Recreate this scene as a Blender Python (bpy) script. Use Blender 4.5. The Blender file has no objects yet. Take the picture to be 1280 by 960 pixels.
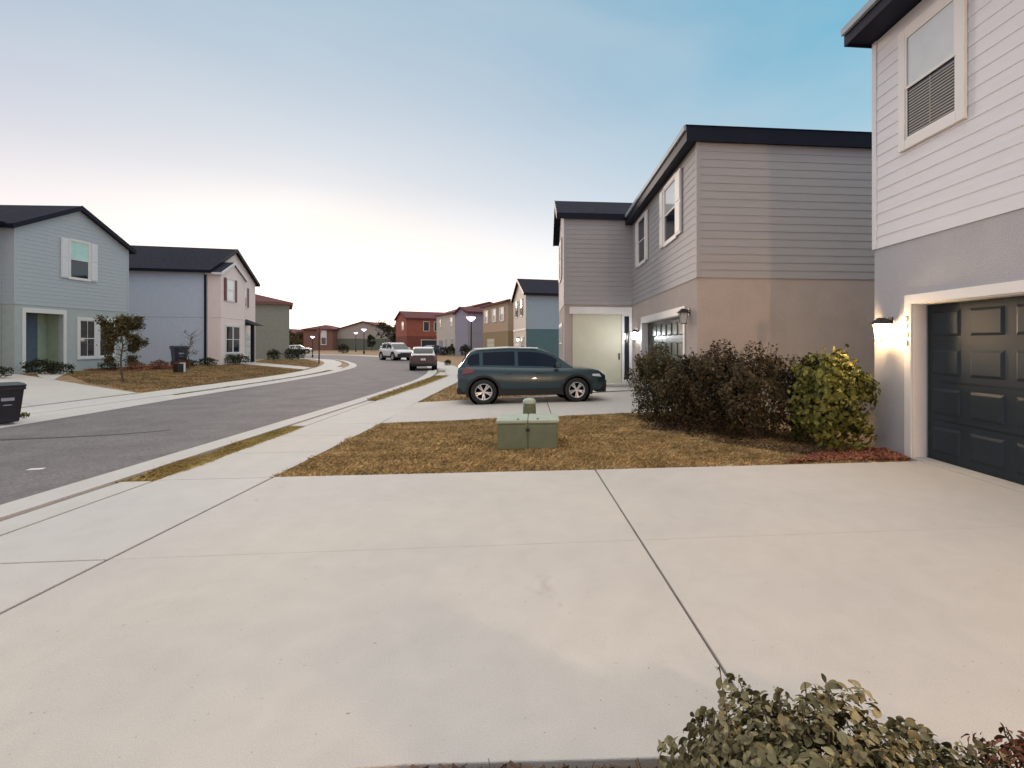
import bpy, bmesh, math, random
import numpy as np
from mathutils import Vector, Matrix
R=math.radians
rng=np.random.default_rng(7); random.seed(7)
sc=bpy.context.scene
COL=sc.collection

# ------------------------------------------------------------------ materials
MATS={}
def mat(name,col,rough=.7,var=.12,scale=4.,fine=0.,bump=0.,bscale=60.,metal=0.,coat=0.,spec=.5,col2=None,island=0.,stretch=None):
    if name in MATS: return MATS[name]
    m=bpy.data.materials.new(name); m.use_nodes=True; nt=m.node_tree; N=nt.nodes; L=nt.links
    b=N['Principled BSDF']
    b.inputs['Roughness'].default_value=rough; b.inputs['Metallic'].default_value=metal
    b.inputs['Coat Weight'].default_value=coat; b.inputs['Coat Roughness'].default_value=.04
    b.inputs['Specular IOR Level'].default_value=spec
    tc=N.new('ShaderNodeTexCoord'); src=tc.outputs['Object']
    if stretch:
        mp=N.new('ShaderNodeMapping'); mp.inputs['Scale'].default_value=stretch; L.new(src,mp.inputs[0]); src=mp.outputs[0]
    c1=(*col,1); c2=(*(col2 if col2 else [min(1,x*(1-var)) for x in col]),1); c1b=c1 if col2 else (*[x*(1+var) for x in col],1)
    n=N.new('ShaderNodeTexNoise'); n.inputs['Scale'].default_value=scale; n.inputs['Detail'].default_value=6; n.inputs['Roughness'].default_value=.62
    L.new(src,n.inputs['Vector'])
    rp=N.new('ShaderNodeValToRGB'); rp.color_ramp.elements[0].position=.33; rp.color_ramp.elements[1].position=.67
    rp.color_ramp.elements[0].color=c2; rp.color_ramp.elements[1].color=c1b
    L.new(n.outputs[0],rp.inputs[0]); out=rp.outputs[0]
    if fine>0:
        n2=N.new('ShaderNodeTexNoise'); n2.inputs['Scale'].default_value=scale*28; n2.inputs['Detail'].default_value=3; L.new(src,n2.inputs['Vector'])
        r2=N.new('ShaderNodeMapRange'); r2.inputs[1].default_value=.3; r2.inputs[2].default_value=.7; r2.inputs[3].default_value=1-fine; r2.inputs[4].default_value=1+fine
        L.new(n2.outputs[0],r2.inputs[0])
        mx=N.new('ShaderNodeVectorMath'); mx.operation='SCALE'; L.new(out,mx.inputs[0]); L.new(r2.outputs[0],mx.inputs['Scale']); out=mx.outputs[0]
    if island>0:
        ge=N.new('ShaderNodeNewGeometry'); r3=N.new('ShaderNodeMapRange'); r3.inputs[3].default_value=1-island; r3.inputs[4].default_value=1+island
        L.new(ge.outputs['Random Per Island'],r3.inputs[0])
        mx=N.new('ShaderNodeVectorMath'); mx.operation='SCALE'; L.new(out,mx.inputs[0]); L.new(r3.outputs[0],mx.inputs['Scale']); out=mx.outputs[0]
    L.new(out,b.inputs['Base Color'])
    if bump>0:
        nb=N.new('ShaderNodeTexNoise'); nb.inputs['Scale'].default_value=bscale; nb.inputs['Detail'].default_value=5; L.new(src,nb.inputs['Vector'])
        bp=N.new('ShaderNodeBump'); bp.inputs['Strength'].default_value=bump; bp.inputs['Distance'].default_value=.01
        L.new(nb.outputs[0],bp.inputs['Height']); L.new(bp.outputs[0],b.inputs['Normal'])
    MATS[name]=m; return m
def emis(name,col,strength):
    m=bpy.data.materials.new(name); m.use_nodes=True; b=m.node_tree.nodes['Principled BSDF']
    b.inputs['Base Color'].default_value=(*col,1); b.inputs['Emission Color'].default_value=(*col,1); b.inputs['Emission Strength'].default_value=strength
    MATS[name]=m; return m

def concrete(name,base,warm):
    m=mat(name,base,rough=.88,var=.05,scale=.55,bump=.25,bscale=90,spec=.25)
    nt=m.node_tree; N=nt.nodes; L=nt.links; b=N['Principled BSDF']
    src=N['Texture Coordinate'].outputs['Object']
    cur=b.inputs['Base Color'].links[0].from_socket
    def mul(scale,lo,hi,p0,p1,detail=6,dist=0.):
        nonlocal cur
        n=N.new('ShaderNodeTexNoise'); n.inputs['Scale'].default_value=scale; n.inputs['Detail'].default_value=detail; n.inputs['Distortion'].default_value=dist
        L.new(src,n.inputs['Vector'])
        r=N.new('ShaderNodeValToRGB'); r.color_ramp.elements[0].position=p0; r.color_ramp.elements[1].position=p1
        r.color_ramp.elements[0].color=(*lo,1); r.color_ramp.elements[1].color=(*hi,1); L.new(n.outputs[0],r.inputs[0])
        x=N.new('ShaderNodeMix'); x.data_type='RGBA'; x.blend_type='MULTIPLY'; x.inputs[0].default_value=1
        L.new(cur,x.inputs[6]); L.new(r.outputs[0],x.inputs[7]); cur=x.outputs[2]
    mul(.28,(.965,.97,1.0),(1.0,.985,.965),.35,.65,2)
    mul(4.5,(.955,.955,.955),(1.02,1.02,1.02),.3,.7,9,.6)
    mul(190,(.88,.88,.88),(1.06,1.06,1.06),.35,.65,2)
    mul(1.7,(.86,.84,.82),(1,1,1),.24,.31,9,1.8); mul(38,(.66,.63,.6),(1,1,1),.255,.285,2)   # stains, specks
    L.new(cur,b.inputs['Base Color'])
    mp=N.new('ShaderNodeMapping'); mp.inputs['Scale'].default_value=(6,240,6); L.new(src,mp.inputs[0])
    nb=N.new('ShaderNodeTexNoise'); nb.inputs['Scale'].default_value=1; nb.inputs['Detail'].default_value=2; L.new(mp.outputs[0],nb.inputs['Vector'])
    bp=N.new('ShaderNodeBump'); bp.inputs['Strength'].default_value=.35; bp.inputs['Distance'].default_value=.004
    L.new(nb.outputs[0],bp.inputs['Height']); L.new(b.inputs['Normal'].links[0].from_socket,bp.inputs['Normal']); L.new(bp.outputs[0],b.inputs['Normal'])
    return m

M_conc=concrete('driveway concrete',(.515,.485,.455),0)
M_walk=concrete('sidewalk concrete',(.525,.50,.475),0)
M_curb=concrete('curb concrete',(.53,.50,.48),0)
M_asph=mat('asphalt',(.16,.145,.149),rough=.9,var=.16,scale=1.1,fine=.28,bump=.5,bscale=160,spec=.3)
M_tar=mat('crack filler',(.035,.03,.03),rough=.55,var=.2)
M_dirt=mat('soil',(.085,.058,.036),rough=.95,var=.3,scale=3,fine=.3,bump=.9,bscale=40)
M_field=mat('dry turf ground',(.34,.215,.11),rough=.95,scale=1.9,fine=.35,bump=.9,bscale=50,col2=(.17,.105,.055))
M_grass=mat('dry grass blades',(.56,.39,.19),rough=.85,scale=2.2,island=.5,col2=(.30,.21,.09),spec=.2)
M_grassg=mat('greener grass blades',(.40,.33,.11),rough=.85,scale=1.1,island=.45,col2=(.38,.25,.11),spec=.2)
M_grassl=mat('reddish brown grass blades',(.42,.26,.13),rough=.85,scale=.8,island=.5,col2=(.17,.14,.06),spec=.2)
M_mulch=mat('red mulch',(.26,.10,.06),rough=.9,island=.5,var=.3,scale=6)
M_mulchb=mat('brown mulch',(.10,.055,.035),rough=.9,island=.5,var=.3,scale=6)

M_lav=mat('pale lavender siding',(.70,.70,.73),rough=.65,var=.03,scale=2,bump=.12,bscale=40,stretch=(1,1,8))
M_stA=mat('grey stucco',(.43,.425,.45),rough=.9,var=.05,scale=2,fine=.1,bump=.9,bscale=75)
M_sidB=mat('taupe grey siding',(.36,.345,.35),rough=.65,var=.04,scale=1.5,bump=.12,bscale=40,stretch=(1,1,8))
M_stB=mat('warm taupe stucco',(.44,.375,.34),rough=.9,var=.05,scale=2,fine=.1,bump=.9,bscale=75)
M_cream=mat('cream paint and lamplit wall',(.62,.60,.46),rough=.7,var=.04,scale=2)  # porch wall: lantern light put into the colour; also plain garage door paint
M_trim=mat('white trim paint',(.72,.70,.68),rough=.5,var=.03,scale=3)
M_navy=mat('dark navy fascia',(.006,.007,.018),rough=.5,var=.1,scale=3,spec=.2)
M_shin=mat('dark shingles',(.022,.022,.034),rough=.95,spec=.15,var=.25,scale=5,fine=.35,bump=.9,bscale=18)
M_shinr=mat('maroon brown shingles',(.12,.035,.04),rough=.9,var=.25,scale=5,fine=.3)
M_glass=mat('dark window glass',(.008,.013,.026),rough=.04,var=.1,spec=.9)
M_glassb=mat('pale glass for blind and sky reflection',(.60,.62,.62),rough=.08,var=.05,spec=.8,coat=.6)  # pale colour holds white blinds plus painted sky reflection
M_gar=mat('dark slate green garage paint',(.022,.031,.038),rough=.5,spec=.3,var=.08,scale=2)
M_garB=mat('dark green garage paint',(.025,.045,.035),rough=.35,var=.08,scale=2)
M_black=mat('black metal',(.015,.014,.013),rough=.4,var=.1)
M_dark=mat('dark underside',(.008,.008,.009),rough=.9,spec=.1)
M_rub=mat('rubber',(.02,.02,.021),rough=.8,var=.15,scale=20)

# ------------------------------------------------------------------ mesh helpers
class MB:
    def __init__(s): s.v=[]; s.f=[]
    def poly(s,pts):
        n=len(s.v); s.v+= [tuple(p) for p in pts]; s.f.append(tuple(range(n,n+len(pts))))
    def box(s,x0,x1,y0,y1,z0,z1):
        n=len(s.v); s.v+=[(x,y,z) for z in (z0,z1) for y in (y0,y1) for x in (x0,x1)]
        for q in ((0,2,3,1),(4,5,7,6),(0,1,5,4),(2,6,7,3),(0,4,6,2),(1,3,7,5)): s.f.append(tuple(n+i for i in q))
        return s
    def prism(s,pts,z0,z1,axis='z'):   # pts: 2D ccw
        def P(a,b,c): return (a,b,c) if axis=='z' else ((a,c,b) if axis=='y' else (c,a,b))
        n=len(s.v); k=len(pts)
        s.v+=[P(a,b,z0) for a,b in pts]+[P(a,b,z1) for a,b in pts]
        s.f.append(tuple(n+i for i in reversed(range(k)))); s.f.append(tuple(n+k+i for i in range(k)))
        for i in range(k): j=(i+1)%k; s.f.append((n+i,n+j,n+k+j,n+k+i))
        return s
    def cyl(s,p,q,r0,r1=None,n=12,caps=True):
        r1=r0 if r1 is None else r1; p=Vector(p); q=Vector(q); d=(q-p).normalized()
        a=d.orthogonal().normalized(); b=d.cross(a); m=len(s.v)
        for c,r in ((p,r0),(q,r1)):
            for i in range(n):
                t=2*math.pi*i/n; s.v.append(tuple(c+a*math.cos(t)*r+b*math.sin(t)*r))
        for i in range(n): j=(i+1)%n; s.f.append((m+i,m+j,m+n+j,m+n+i))
        if caps: s.f.append(tuple(m+i for i in reversed(range(n)))); s.f.append(tuple(m+n+i for i in range(n)))
        return s
    def lathe(s,prof,n=24,axis='z',c=(0,0,0)):   # prof (r,h)
        m=len(s.v); k=len(prof)
        for i in range(n):
            t=2*math.pi*i/n
            for r,h in prof:
                a,b=r*math.cos(t),r*math.sin(t)
                p=(a,b,h) if axis=='z' else (a,h,b)
                s.v.append((p[0]+c[0],p[1]+c[1],p[2]+c[2]))
        for i in range(n):
            j=(i+1)%n
            for l in range(k-1): s.f.append((m+i*k+l,m+j*k+l,m+j*k+l+1,m+i*k+l+1))
        return s
    def build(s,name,m,parent=None,smooth=False,bevel=0,fixn=True):
        me=bpy.data.meshes.new(name); me.from_pydata(s.v,[],s.f); 
        if fixn:
            bm=bmesh.new(); bm.from_mesh(me); bmesh.ops.recalc_face_normals(bm,faces=bm.faces); bm.to_mesh(me); bm.free()
        me.materials.append(m)
        if smooth: me.polygons.foreach_set('use_smooth',[True]*len(me.polygons))
        o=bpy.data.objects.new(name,me); COL.objects.link(o)
        if parent is not None: o.parent=parent
        if bevel:
            b=o.modifiers.new('bevel','BEVEL'); b.width=bevel; b.segments=2; b.limit_method='ANGLE'
        return o
def np_mesh(name,V,F,m,parent=None):
    """V (n,3) float, F (k,q) int"""
    me=bpy.data.meshes.new(name); q=F.shape[1]
    me.vertices.add(len(V)); me.vertices.foreach_set('co',V.astype(np.float32).ravel())
    me.loops.add(F.size); me.loops.foreach_set('vertex_index',F.astype(np.int32).ravel())
    me.polygons.add(len(F)); me.polygons.foreach_set('loop_start',np.arange(0,F.size,q,dtype=np.int32))
    me.update(calc_edges=True); me.materials.append(m)
    o=bpy.data.objects.new(name,me); COL.objects.link(o)
    if parent is not None: o.parent=parent
    return o
def tag(o,label=None,cat=None,group=None,kind=None):
    if label: o['label']=label
    if cat: o['category']=cat
    if group: o['group']=group
    if kind: o['kind']=kind
    return o
def empty(name,loc,rz=0,**k):
    o=bpy.data.objects.new(name,None); o.empty_display_size=.2; COL.objects.link(o); o.location=loc; o.rotation_euler=(0,0,rz); tag(o,**k); return o
def copy_tree(o,parent=None):
    c=o.copy(); COL.objects.link(c)
    if parent is not None: c.parent=parent
    for ch in list(o.children): copy_tree(ch,c)
    return c
def struct(o): o['kind']='structure'; return o
def sstep(a,b,x):
    t=np.clip((x-a)/(b-a),0,1); return t*t*(3-2*t)
def hgt(X,Y):
    """ground height: flat on the right, the left lots rise gently to the houses"""
    X=np.asarray(X,float); Y=np.asarray(Y,float)
    k=(.36-.30*sstep(38,75,Y))*(1-sstep(56,66,Y))
    xs=np.interp(Y,[0,24,30,38,46,55,63,80],[-13.2,-13.4,-14.1,-15.9,-19.4,-24.5,-33,-60])
    return k*np.clip((xs-X)/8.4,0,1)

# ------------------------------------------------------------------ street paths
def catmull(P,step=.8):
    P=[np.array(p,float) for p in P]; P=[2*P[0]-P[1]]+P+[2*P[-1]-P[-2]]; out=[]
    for i in range(1,len(P)-2):
        n=max(2,int(np.linalg.norm(P[i+1]-P[i])/step))
        for k in range(n):
            t=k/n; a,b,c,d=P[i-1:i+3]
            out.append(.5*((2*b)+(-a+c)*t+(2*a-5*b+4*c-d)*t*t+(-a+3*b-3*c+d)*t**3))
    out.append(P[-2]); return np.array(out)
def offs(P,d):
    T=np.gradient(P,axis=0); T/=np.linalg.norm(T,axis=1)[:,None]
    return P+np.stack([T[:,1],-T[:,0]],1)*d        # + = right
def strip(mb,A,B,zA,zB):
    n=len(mb.v); k=len(A)
    for i in range(k):
        mb.v.append((A[i][0],A[i][1],zA if np.isscalar(zA) else zA[i])); mb.v.append((B[i][0],B[i][1],zB if np.isscalar(zB) else zB[i]))
    for i in range(k-1): mb.f.append((n+2*i,n+2*i+1,n+2*i+3,n+2*i+2))
RE=catmull([(-5.36,-14),(-5.36,0),(-5.36,6),(-5.35,11.5),(-5.32,16),(-5.42,20),(-5.6,24),(-6.4,30),(-8.2,38),(-11.4,48),(-15.5,58),(-21.5,68),(-31,79),(-48,88),(-80,95)])
LE=catmull([(-10.25,-14),(-10.25,0),(-10.25,6),(-10.3,11.5),(-10.6,16),(-10.75,20),(-10.9,24),(-11.5,30),(-13.1,38),(-16.2,46),(-21.0,55),(-29,63),(-40,70),(-55,75),(-82,79)])
def resamp(P,n):
    s=np.r_[0,np.cumsum(np.linalg.norm(np.diff(P,axis=0),axis=1))]; t=np.linspace(0,s[-1],n)
    return np.stack([np.interp(t,s,P[:,0]),np.interp(t,s,P[:,1])],1)

# ground sheet (follows the terrain), reaches the horizon
def ground_sheet():
    xs=np.r_[-700,-400,-200,-120,-80,np.arange(-60,-24,3),np.arange(-24,-12,.5),np.arange(-12,8,1.),np.arange(8,40,6),60,120,300,700]
    ys=np.r_[-60,-30,np.arange(-14,0,3),np.arange(0,50,1.5),np.arange(50,110,4),130,180,260,400,800,1500]
    X,Y=np.meshgrid(xs,ys); Z=hgt(X,Y)-.045
    V=np.stack([X,Y,Z],-1).reshape(-1,3); w=len(xs)
    i,j=np.meshgrid(np.arange(len(ys)-1),np.arange(w-1),indexing='ij'); a=(i*w+j).ravel()
    F=np.stack([a,a+1,a+w+1,a+w],1)
    return struct(np_mesh('ground',V,F,M_field))
ground_sheet()
# road
n=170; r=resamp(RE,n); l=resamp(LE,n)
mb=MB(); strip(mb,l,r,.0-.012,.0-.012); struct(mb.build('road',M_asph,fixn=False))
for o in [bpy.data.objects['road']]:
    pass
# curb & gutter, mountable profile
def curb(name,P,side):
    mb=MB(); prof=[(0,-.06),(0,-.006),(.30,-.018),(.36,.0),(.44,.05),(.52,.062),(.55,.062),(.55,-.06)]
    prof=[(0,-.06),(0,-.005),(.28,-.012),(.36,.012),(.46,.03),(.5,.03),(.5,-.06)]
    rows=[offs(P,side*d) for d,_ in prof]
    for a in range(len(prof)-1): strip(mb,rows[a],rows[a+1],prof[a][1],prof[a+1][1])
    return struct(mb.build(name,M_curb))
curb('curb',RE,1); curb('curb',LE,-1)
mb=MB()
tp=catmull([(-10.2,9.2),(-9.2,9.45),(-8.2,9.65),(-7.4,9.9),(-6.9,10.3)],.3); tw=[.035,.05,.06,.055,.03]
ws=np.interp(np.linspace(0,4,len(tp)),range(5),tw)
strip(mb,[offs(tp,-w)[i] for i,w in enumerate(ws)],[offs(tp,w)[i] for i,w in enumerate(ws)],-.008,-.008); struct(mb.build('road_crack_seal',M_tar))
mb=MB(); mb.prism([(-6.52,7.16),(-6.36,7.2),(-6.38,7.27),(-6.53,7.24)],-.011,-.004)
tag(mb.build('paper_scrap',M_trim),'small white paper scrap lying on the near asphalt road','litter')

# slabs
def slab(mb,poly,z=0.0,t=.09):
    c=np.mean(poly,axis=0); P=np.array(poly,float)
    # inset 6 mm
    k=len(P); Q=[]
    for i in range(k):
        a=P[i]-P[i-1]; b=P[(i+1)%k]-P[i]; a/=np.linalg.norm(a); b/=np.linalg.norm(b)
        na=np.array([-a[1],a[0]]); nb=np.array([-b[1],b[0]]); q=(na+nb); q/=max(.3,np.dot(q,na)); Q.append(P[i]+q*.008)
    Z=[float(hgt(*q))+z for q in Q]
    n=len(mb.v); mb.v+=[(q[0],q[1],zz-t) for q,zz in zip(Q,Z)]+[(q[0],q[1],zz) for q,zz in zip(Q,Z)]
    mb.f.append(tuple(n+i for i in reversed(range(k)))); mb.f.append(tuple(n+k+i for i in range(k)))
    for i in range(k): j=(i+1)%k; mb.f.append((n+i,n+j,n+k+j,n+k+i))
def quadgrid(mb,c,nu,nv,z=0.):
    a,b,d,e=[np.array(q,float) for q in c]   # ccw a,b,d,e
    for i in range(nu):
        for j in range(nv):
            def P(u,v): return (a*(1-u)+b*u)*(1-v)+(e*(1-u)+d*u)*v
            slab(mb,[P(i/nu,j/nv),P((i+1)/nu,j/nv),P((i+1)/nu,(j+1)/nv),P(i/nu,(j+1)/nv)],z)
# driveway A : joint at x=.7 -> .9, cross joint at y=4.1
mb=MB()
def A(x,y): return (x,y)
xw,xe=-3.19,5.42
jy=4.12
j=lambda y: .70+(6.5-y)*.05
slab(mb,[(xw,2.0),(-.55,2.0),(.45,1.94),(j(2.0),1.90),(j(6.5),6.5),(xw,6.5)])
slab(mb,[(j(2.0),1.90),(1.9,1.72),(xe,1.2),(xe,6.56),(j(6.5),6.5)])
slab(mb,[(xw,-6),(-.85,-6),(-.85,1.2),(-.55,2.0),(xw,2.0)])
o=struct(mb.build('driveway',M_conc,bevel=.006))
mb=MB(); mb.box(xw+.01,j(jy)-.01,jy-.002,jy+.002,-.01,.0015); mb.box(j(jy)+.01,xe-.3,jy-.002,jy+.002,-.01,.0015); struct(mb.build('driveway_joint',mat('joint concrete',(.47,.43,.40))))
# right sidewalk
mb=MB()
IN=lambda y: np.interp(y,[0,10.7,15,22,26,34],[-3.2,-3.2,-3.38,-3.45,-3.6,-4.9])
OUT=lambda y: np.interp(y,[0,8,12,15,20,26,34],[-4.47,-4.5,-4.58,-4.62,-4.52,-4.6,-6.2])
ys=[-8,-4.2,-2.6,.8,2.35,4.12,6.47,7.95,9.35,10.7,12.5,14.35,16,17.6,19.2,20.8,22.4,24,25.6,27.2,28.8,30.4,32]
for a,b in zip(ys[:-1],ys[1:]): slab(mb,[(OUT(a),a),(IN(a),a),(IN(b),b),(OUT(b),b)])
# driveway aprons between sidewalk and curb
for a,b in [(-8,.8),(.8,6.42),(10.5,14.9),(26.2,29.5)]:
    slab(mb,[(-4.86 if b<20 else -5.3,a),(OUT(a),a),(OUT(b),b),(-4.84 if b<20 else -5.6,b)],.004)
P=catmull([(-5.5,32),(-6.9,38),(-9.8,47.5),(-13.8,57.5),(-19.8,68),(-30,80)],1.6)
a=offs(P,-.7); b=offs(P,.7)
for i in range(len(P)-1): slab(mb,[a[i],b[i],b[i+1],a[i+1]])
struct(mb.build('sidewalk',M_walk,bevel=.006))
# driveway B (skewed) + porch slab
mb=MB()
quadgrid(mb,[(-3.2,10.7),(3.72,12.1),(3.72,17.5),(-3.4,14.4)],2,1)
slab(mb,[(.2,16.15),(3.3,17.45),(3.5,19.5),(1.0,19.5),(.9,18.0)],.02)
slab(mb,[(1.0,18.6),(3.5,18.6),(3.5,19.38),(1.0,19.38)],.12)
quadgrid(mb,[(-3.7,26.5),(-.5,26.5),(-.5,30),(-3.9,29.6)],1,1)
struct(mb.build('driveway',M_conc,bevel=.006))
# left sidewalk and driveways
mb=MB()
P=catmull([(-12.2,-2),(-12.2,8),(-12.25,14),(-12.3,18),(-12.5,24),(-13.1,30),(-14.7,37),(-17.8,46),(-23,56),(-31,64)],1.6)
a=offs(P,-.65); b=offs(P,.65)
for i in range(len(P)-1): slab(mb,[a[i],b[i],b[i+1],a[i+1]],.004)
for A0,A1 in [(10.6,17.2),(32.8,37)]:
    x0=-10.82 if A0<20 else -12.4; x1=-11.1 if A1<20 else -13.6
    slab(mb,[(x0-.75,A0),(x0,A0),(x1,A1),(x1-.45,A1)],.002)
struct(mb.build('sidewalk',M_walk,bevel=.006))
mb=MB()
def ramp(c,nu,nv): quadgrid(mb,c,nu,nv,.0)
ramp([(-21.9,17.2),(-13.0,11.0),(-13.2,18.15),(-21.9,23.6)],4,2)
ramp([(-21.95,24.5),(-20.0,22.5),(-18.5,21.35),(-21.8,26.0)],3,1)
ramp([(-24.0,40.3),(-14.9,34.0),(-15.6,36.6),(-23.6,43.0)],4,1)
struct(mb.build('driveway',M_conc,bevel=.006))

# ------------------------------------------------------------------ grass
def in_poly(px,py,poly):
    c=np.zeros(len(px),bool); n=len(poly)
    for i in range(n):
        x0,y0=poly[i]; x1,y1=poly[i-1]
        t=((y0>py)!=(y1>py))&(px<(x1-x0)*(py-y0)/((y1-y0) or 1e-9)+x0); c^=t
    return c
def blades(name,poly,count,h,w,m,label,patch=True,holes=()):
    P=np.array(poly); mn=P.min(0); mx=P.max(0)
    k=int(count*1.0); x=rng.uniform(mn[0],mx[0],k*2); y=rng.uniform(mn[1],mx[1],k*2)
    ok=in_poly(x,y,poly)
    for hp in holes: ok&=~in_poly(x,y,hp)
    if patch:
        nz=np.sin(x*2.1+1.3*np.sin(y*1.7))*np.sin(y*2.6+1.1*np.sin(x*1.3))+.5*np.sin(x*7+2*y)*np.sin(y*6.1-x)
        ok&=rng.uniform(-1.1,.6,len(x))<nz+.55
    x=x[ok][:k]; y=y[ok][:k]; n=len(x); z=hgt(x,y)-.04
    if patch: hh=h*(.55+.45*(.5+.5*np.sin(x*3.3+y)*np.sin(y*4.1)))*rng.uniform(.5,1.3,n)
    else: hh=h*rng.uniform(.5,1.3,n)
    an=rng.uniform(0,2*np.pi,n); le=rng.uniform(.3,1.5,n)*hh; ww=w*rng.uniform(.6,1.4,n)
    a2=an+rng.normal(0,.5,n)+np.pi/2
    base=np.stack([x,y,z],1); side=np.stack([np.cos(a2),np.sin(a2),0*x],1)*ww[:,None]
    tip=base+np.stack([np.cos(an)*le,np.sin(an)*le,hh],1)
    mid=base+np.stack([np.cos(an)*le*.35,np.sin(an)*le*.35,hh*.7],1)
    V=np.stack([base-side,base+side,mid+side*.7,tip],1).reshape(-1,3)
    F=np.arange(n*4).reshape(-1,4)
    o=np_mesh(name,V,F,m); tag(o,label,'grass',None,'stuff'); return o
lawnA=[(-3.22,6.51),(4.9,6.55),(5.2,7.5),(3.6,11.3),(3.55,12.02),(-3.22,10.72)]
blades('lawn_grass',lawnA,210000,.055,.005,M_grass,'patchy dry brown lawn between the two right hand driveways')
blades('verge_grass',[(-4.88,6.42),(-4.46,6.42),(-4.55,10.4),(-4.86,10.45)],28000,.065,.005,M_grassg,'narrow strip of greenish grass between near sidewalk and curb')
blades('verge_grass',[(-4.86,15),(-4.6,15),(-4.5,20),(-4.58,26),(-5.15,26),(-4.95,20)],20000,.08,.007,M_grassg,'thin grass strip beside the curb beyond the second driveway',False)
blades('lawn_grass',[(-3.38,14.6),(3.0,17.7),(.3,19.4),(.6,25),(-.6,26.4),(-3.55,26.4)],26000,.05,.007,M_grass,'reddish dry lawn behind the parked SUV')
blades('lawn_grass',[(-13.1,18.4),(-17.0,21.0),(-21.6,25.4),(-21.4,33),(-24.0,40),(-14.6,33.5),(-13.3,26)],90000,.05,.009,M_grassl,'dry lawn in front of the left hand houses')
blades('verge_grass',[(-11.15,17.4),(-11.62,17.4),(-11.85,24),(-12.4,30),(-12.9,32.6),(-12.35,32.6),(-11.9,30),(-11.4,24)],16000,.05,.009,M_grassl,'grass strip along the far curb before the left hand houses')
blades('lawn_grass',[(-14.8,36.6),(-23,44),(-30,60),(-24.5,56.5),(-19,46.5),(-15.7,38)],30000,.05,.014,M_grassl,'green lawn by the far left street corner')

def chips(name,poly,count,size,m,label,z=.0,h=.03):
    P=np.array(poly); mn=P.min(0); mx=P.max(0); k=count*3
    x=rng.uniform(mn[0],mx[0],k); y=rng.uniform(mn[1],mx[1],k); ok=in_poly(x,y,poly); x=x[ok][:count]; y=y[ok][:count]; n=len(x)
    c=np.stack([x,y,hgt(x,y)+z+rng.uniform(-.01,h,n)],1)
    u=rng.normal(size=(n,3)); u[:,2]*=.35; u/=np.linalg.norm(u,axis=1)[:,None]; v=np.cross(u,rng.normal(size=(n,3))*[.4,.4,1]); v/=np.linalg.norm(v,axis=1)[:,None]
    a=size*rng.uniform(.5,1.5,n)[:,None]; b=size*rng.uniform(.15,.4,n)[:,None]
    V=np.stack([c-u*a-v*b,c+u*a-v*b*.6,c+u*a*.9+v*b,c-u*a*.8+v*b*.8],1).reshape(-1,3)
    o=np_mesh(name,V,np.arange(n*4).reshape(-1,4),m); tag(o,label,'mulch',None,'stuff'); return o
chips('mulch_bed',[(3.3,6.64),(5.1,6.66),(5.18,7.3),(4.5,7.4),(3.9,7.0)],6500,.03,M_mulch,'red mulch around the bush beside the garage wall')
chips('mulch_bed',[(1.9,9.6),(3.3,7.6),(4.0,7.0),(4.6,7.6),(3.7,10.8),(2.2,11.4)],9000,.03,M_mulchb,'brown mulch under the dark hedge',-.02)
mb=MB(); mb.prism([(-.86,-3),(5.15,-3),(5.15,1.2),(1.9,1.70),(.5,1.9),(-.5,1.95),(-.8,1.2)],-.08,-.03); struct(mb.build('planting_bed',M_dirt))
chips('mulch_bed',[(-.86,.3),(3.4,.3),(3.4,1.47),(1.9,1.71),(.5,1.91),(-.5,1.98),(-.84,1.2)],26000,.022,M_mulchb,'brown mulch in the planting bed at the near driveway edge',-.015,.03)
chips('mulch_bed',[(-22,26.9),(-21.2,26.9),(-20.1,28.0),(-20.6,32),(-22,32.5)],9000,.05,M_mulch,'mulch strip along the front of the left gabled house')

# ------------------------------------------------------------------ foliage
def leaf_mesh(name,C,Nrm,size,m,parent,asp=.55,jit=.3):
    n=len(C); Nn=Nrm+rng.normal(0,jit,(n,3)); Nn/=np.linalg.norm(Nn,axis=1)[:,None]
    u=np.cross(Nn,rng.normal(size=(n,3))); u/=np.linalg.norm(u,axis=1)[:,None]; v=np.cross(Nn,u)
    s=(size*rng.choice([.55,.75,1.,1.2,1.4],n)*rng.uniform(.8,1.15,n))[:,None]; w=s*asp*rng.uniform(.8,1.15,n)[:,None]
    if n<12000 and size<.04:      # near foliage: rounder, cupped leaves
        ts=[-.5,-.38,-.2,.0,.2,.37,.5]; wd=[.02,.27,.44,.5,.43,.26,.01]; cols=[]
        for t_,w_ in zip(ts,wd):
            mid=C+u*s*t_-Nn*s*(.32*t_*t_+.05); cols+=[mid-v*w*w_+Nn*s*.09*w_*2,mid,mid+v*w*w_+Nn*s*.09*w_*2]
        V=np.stack(cols,1).reshape(-1,3); o0=(np.arange(n)*21)[:,None]; F=[]
        for k in range(6): F+= [o0+np.array([[3*k,3*k+1,3*k+4,3*k+3]]),o0+np.array([[3*k+1,3*k+2,3*k+5,3*k+4]])]
        o=np_mesh(name,V,np.concatenate(F),m,parent); o.data.polygons.foreach_set('use_smooth',[True]*len(o.data.polygons)); return o
    b=C-u*s*.5; t=C+u*s*.5-Nn*s*.12; c=C-Nn*s*.06
    l1=C-u*s*.12-v*w*.5+Nn*s*.05; r1=C-u*s*.12+v*w*.5+Nn*s*.05
    l2=C+u*s*.25-v*w*.38; r2=C+u*s*.25+v*w*.38
    V=np.stack([b,l1,l2,t,r2,r1,c],1).reshape(-1,3); o0=(np.arange(n)*7)[:,None]
    F=np.concatenate([o0+np.array([[0,1,2,6]]),o0+np.array([[6,2,3,4]]),o0+np.array([[0,6,4,5]])])
    return np_mesh(name,V,F,m,parent)
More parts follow.
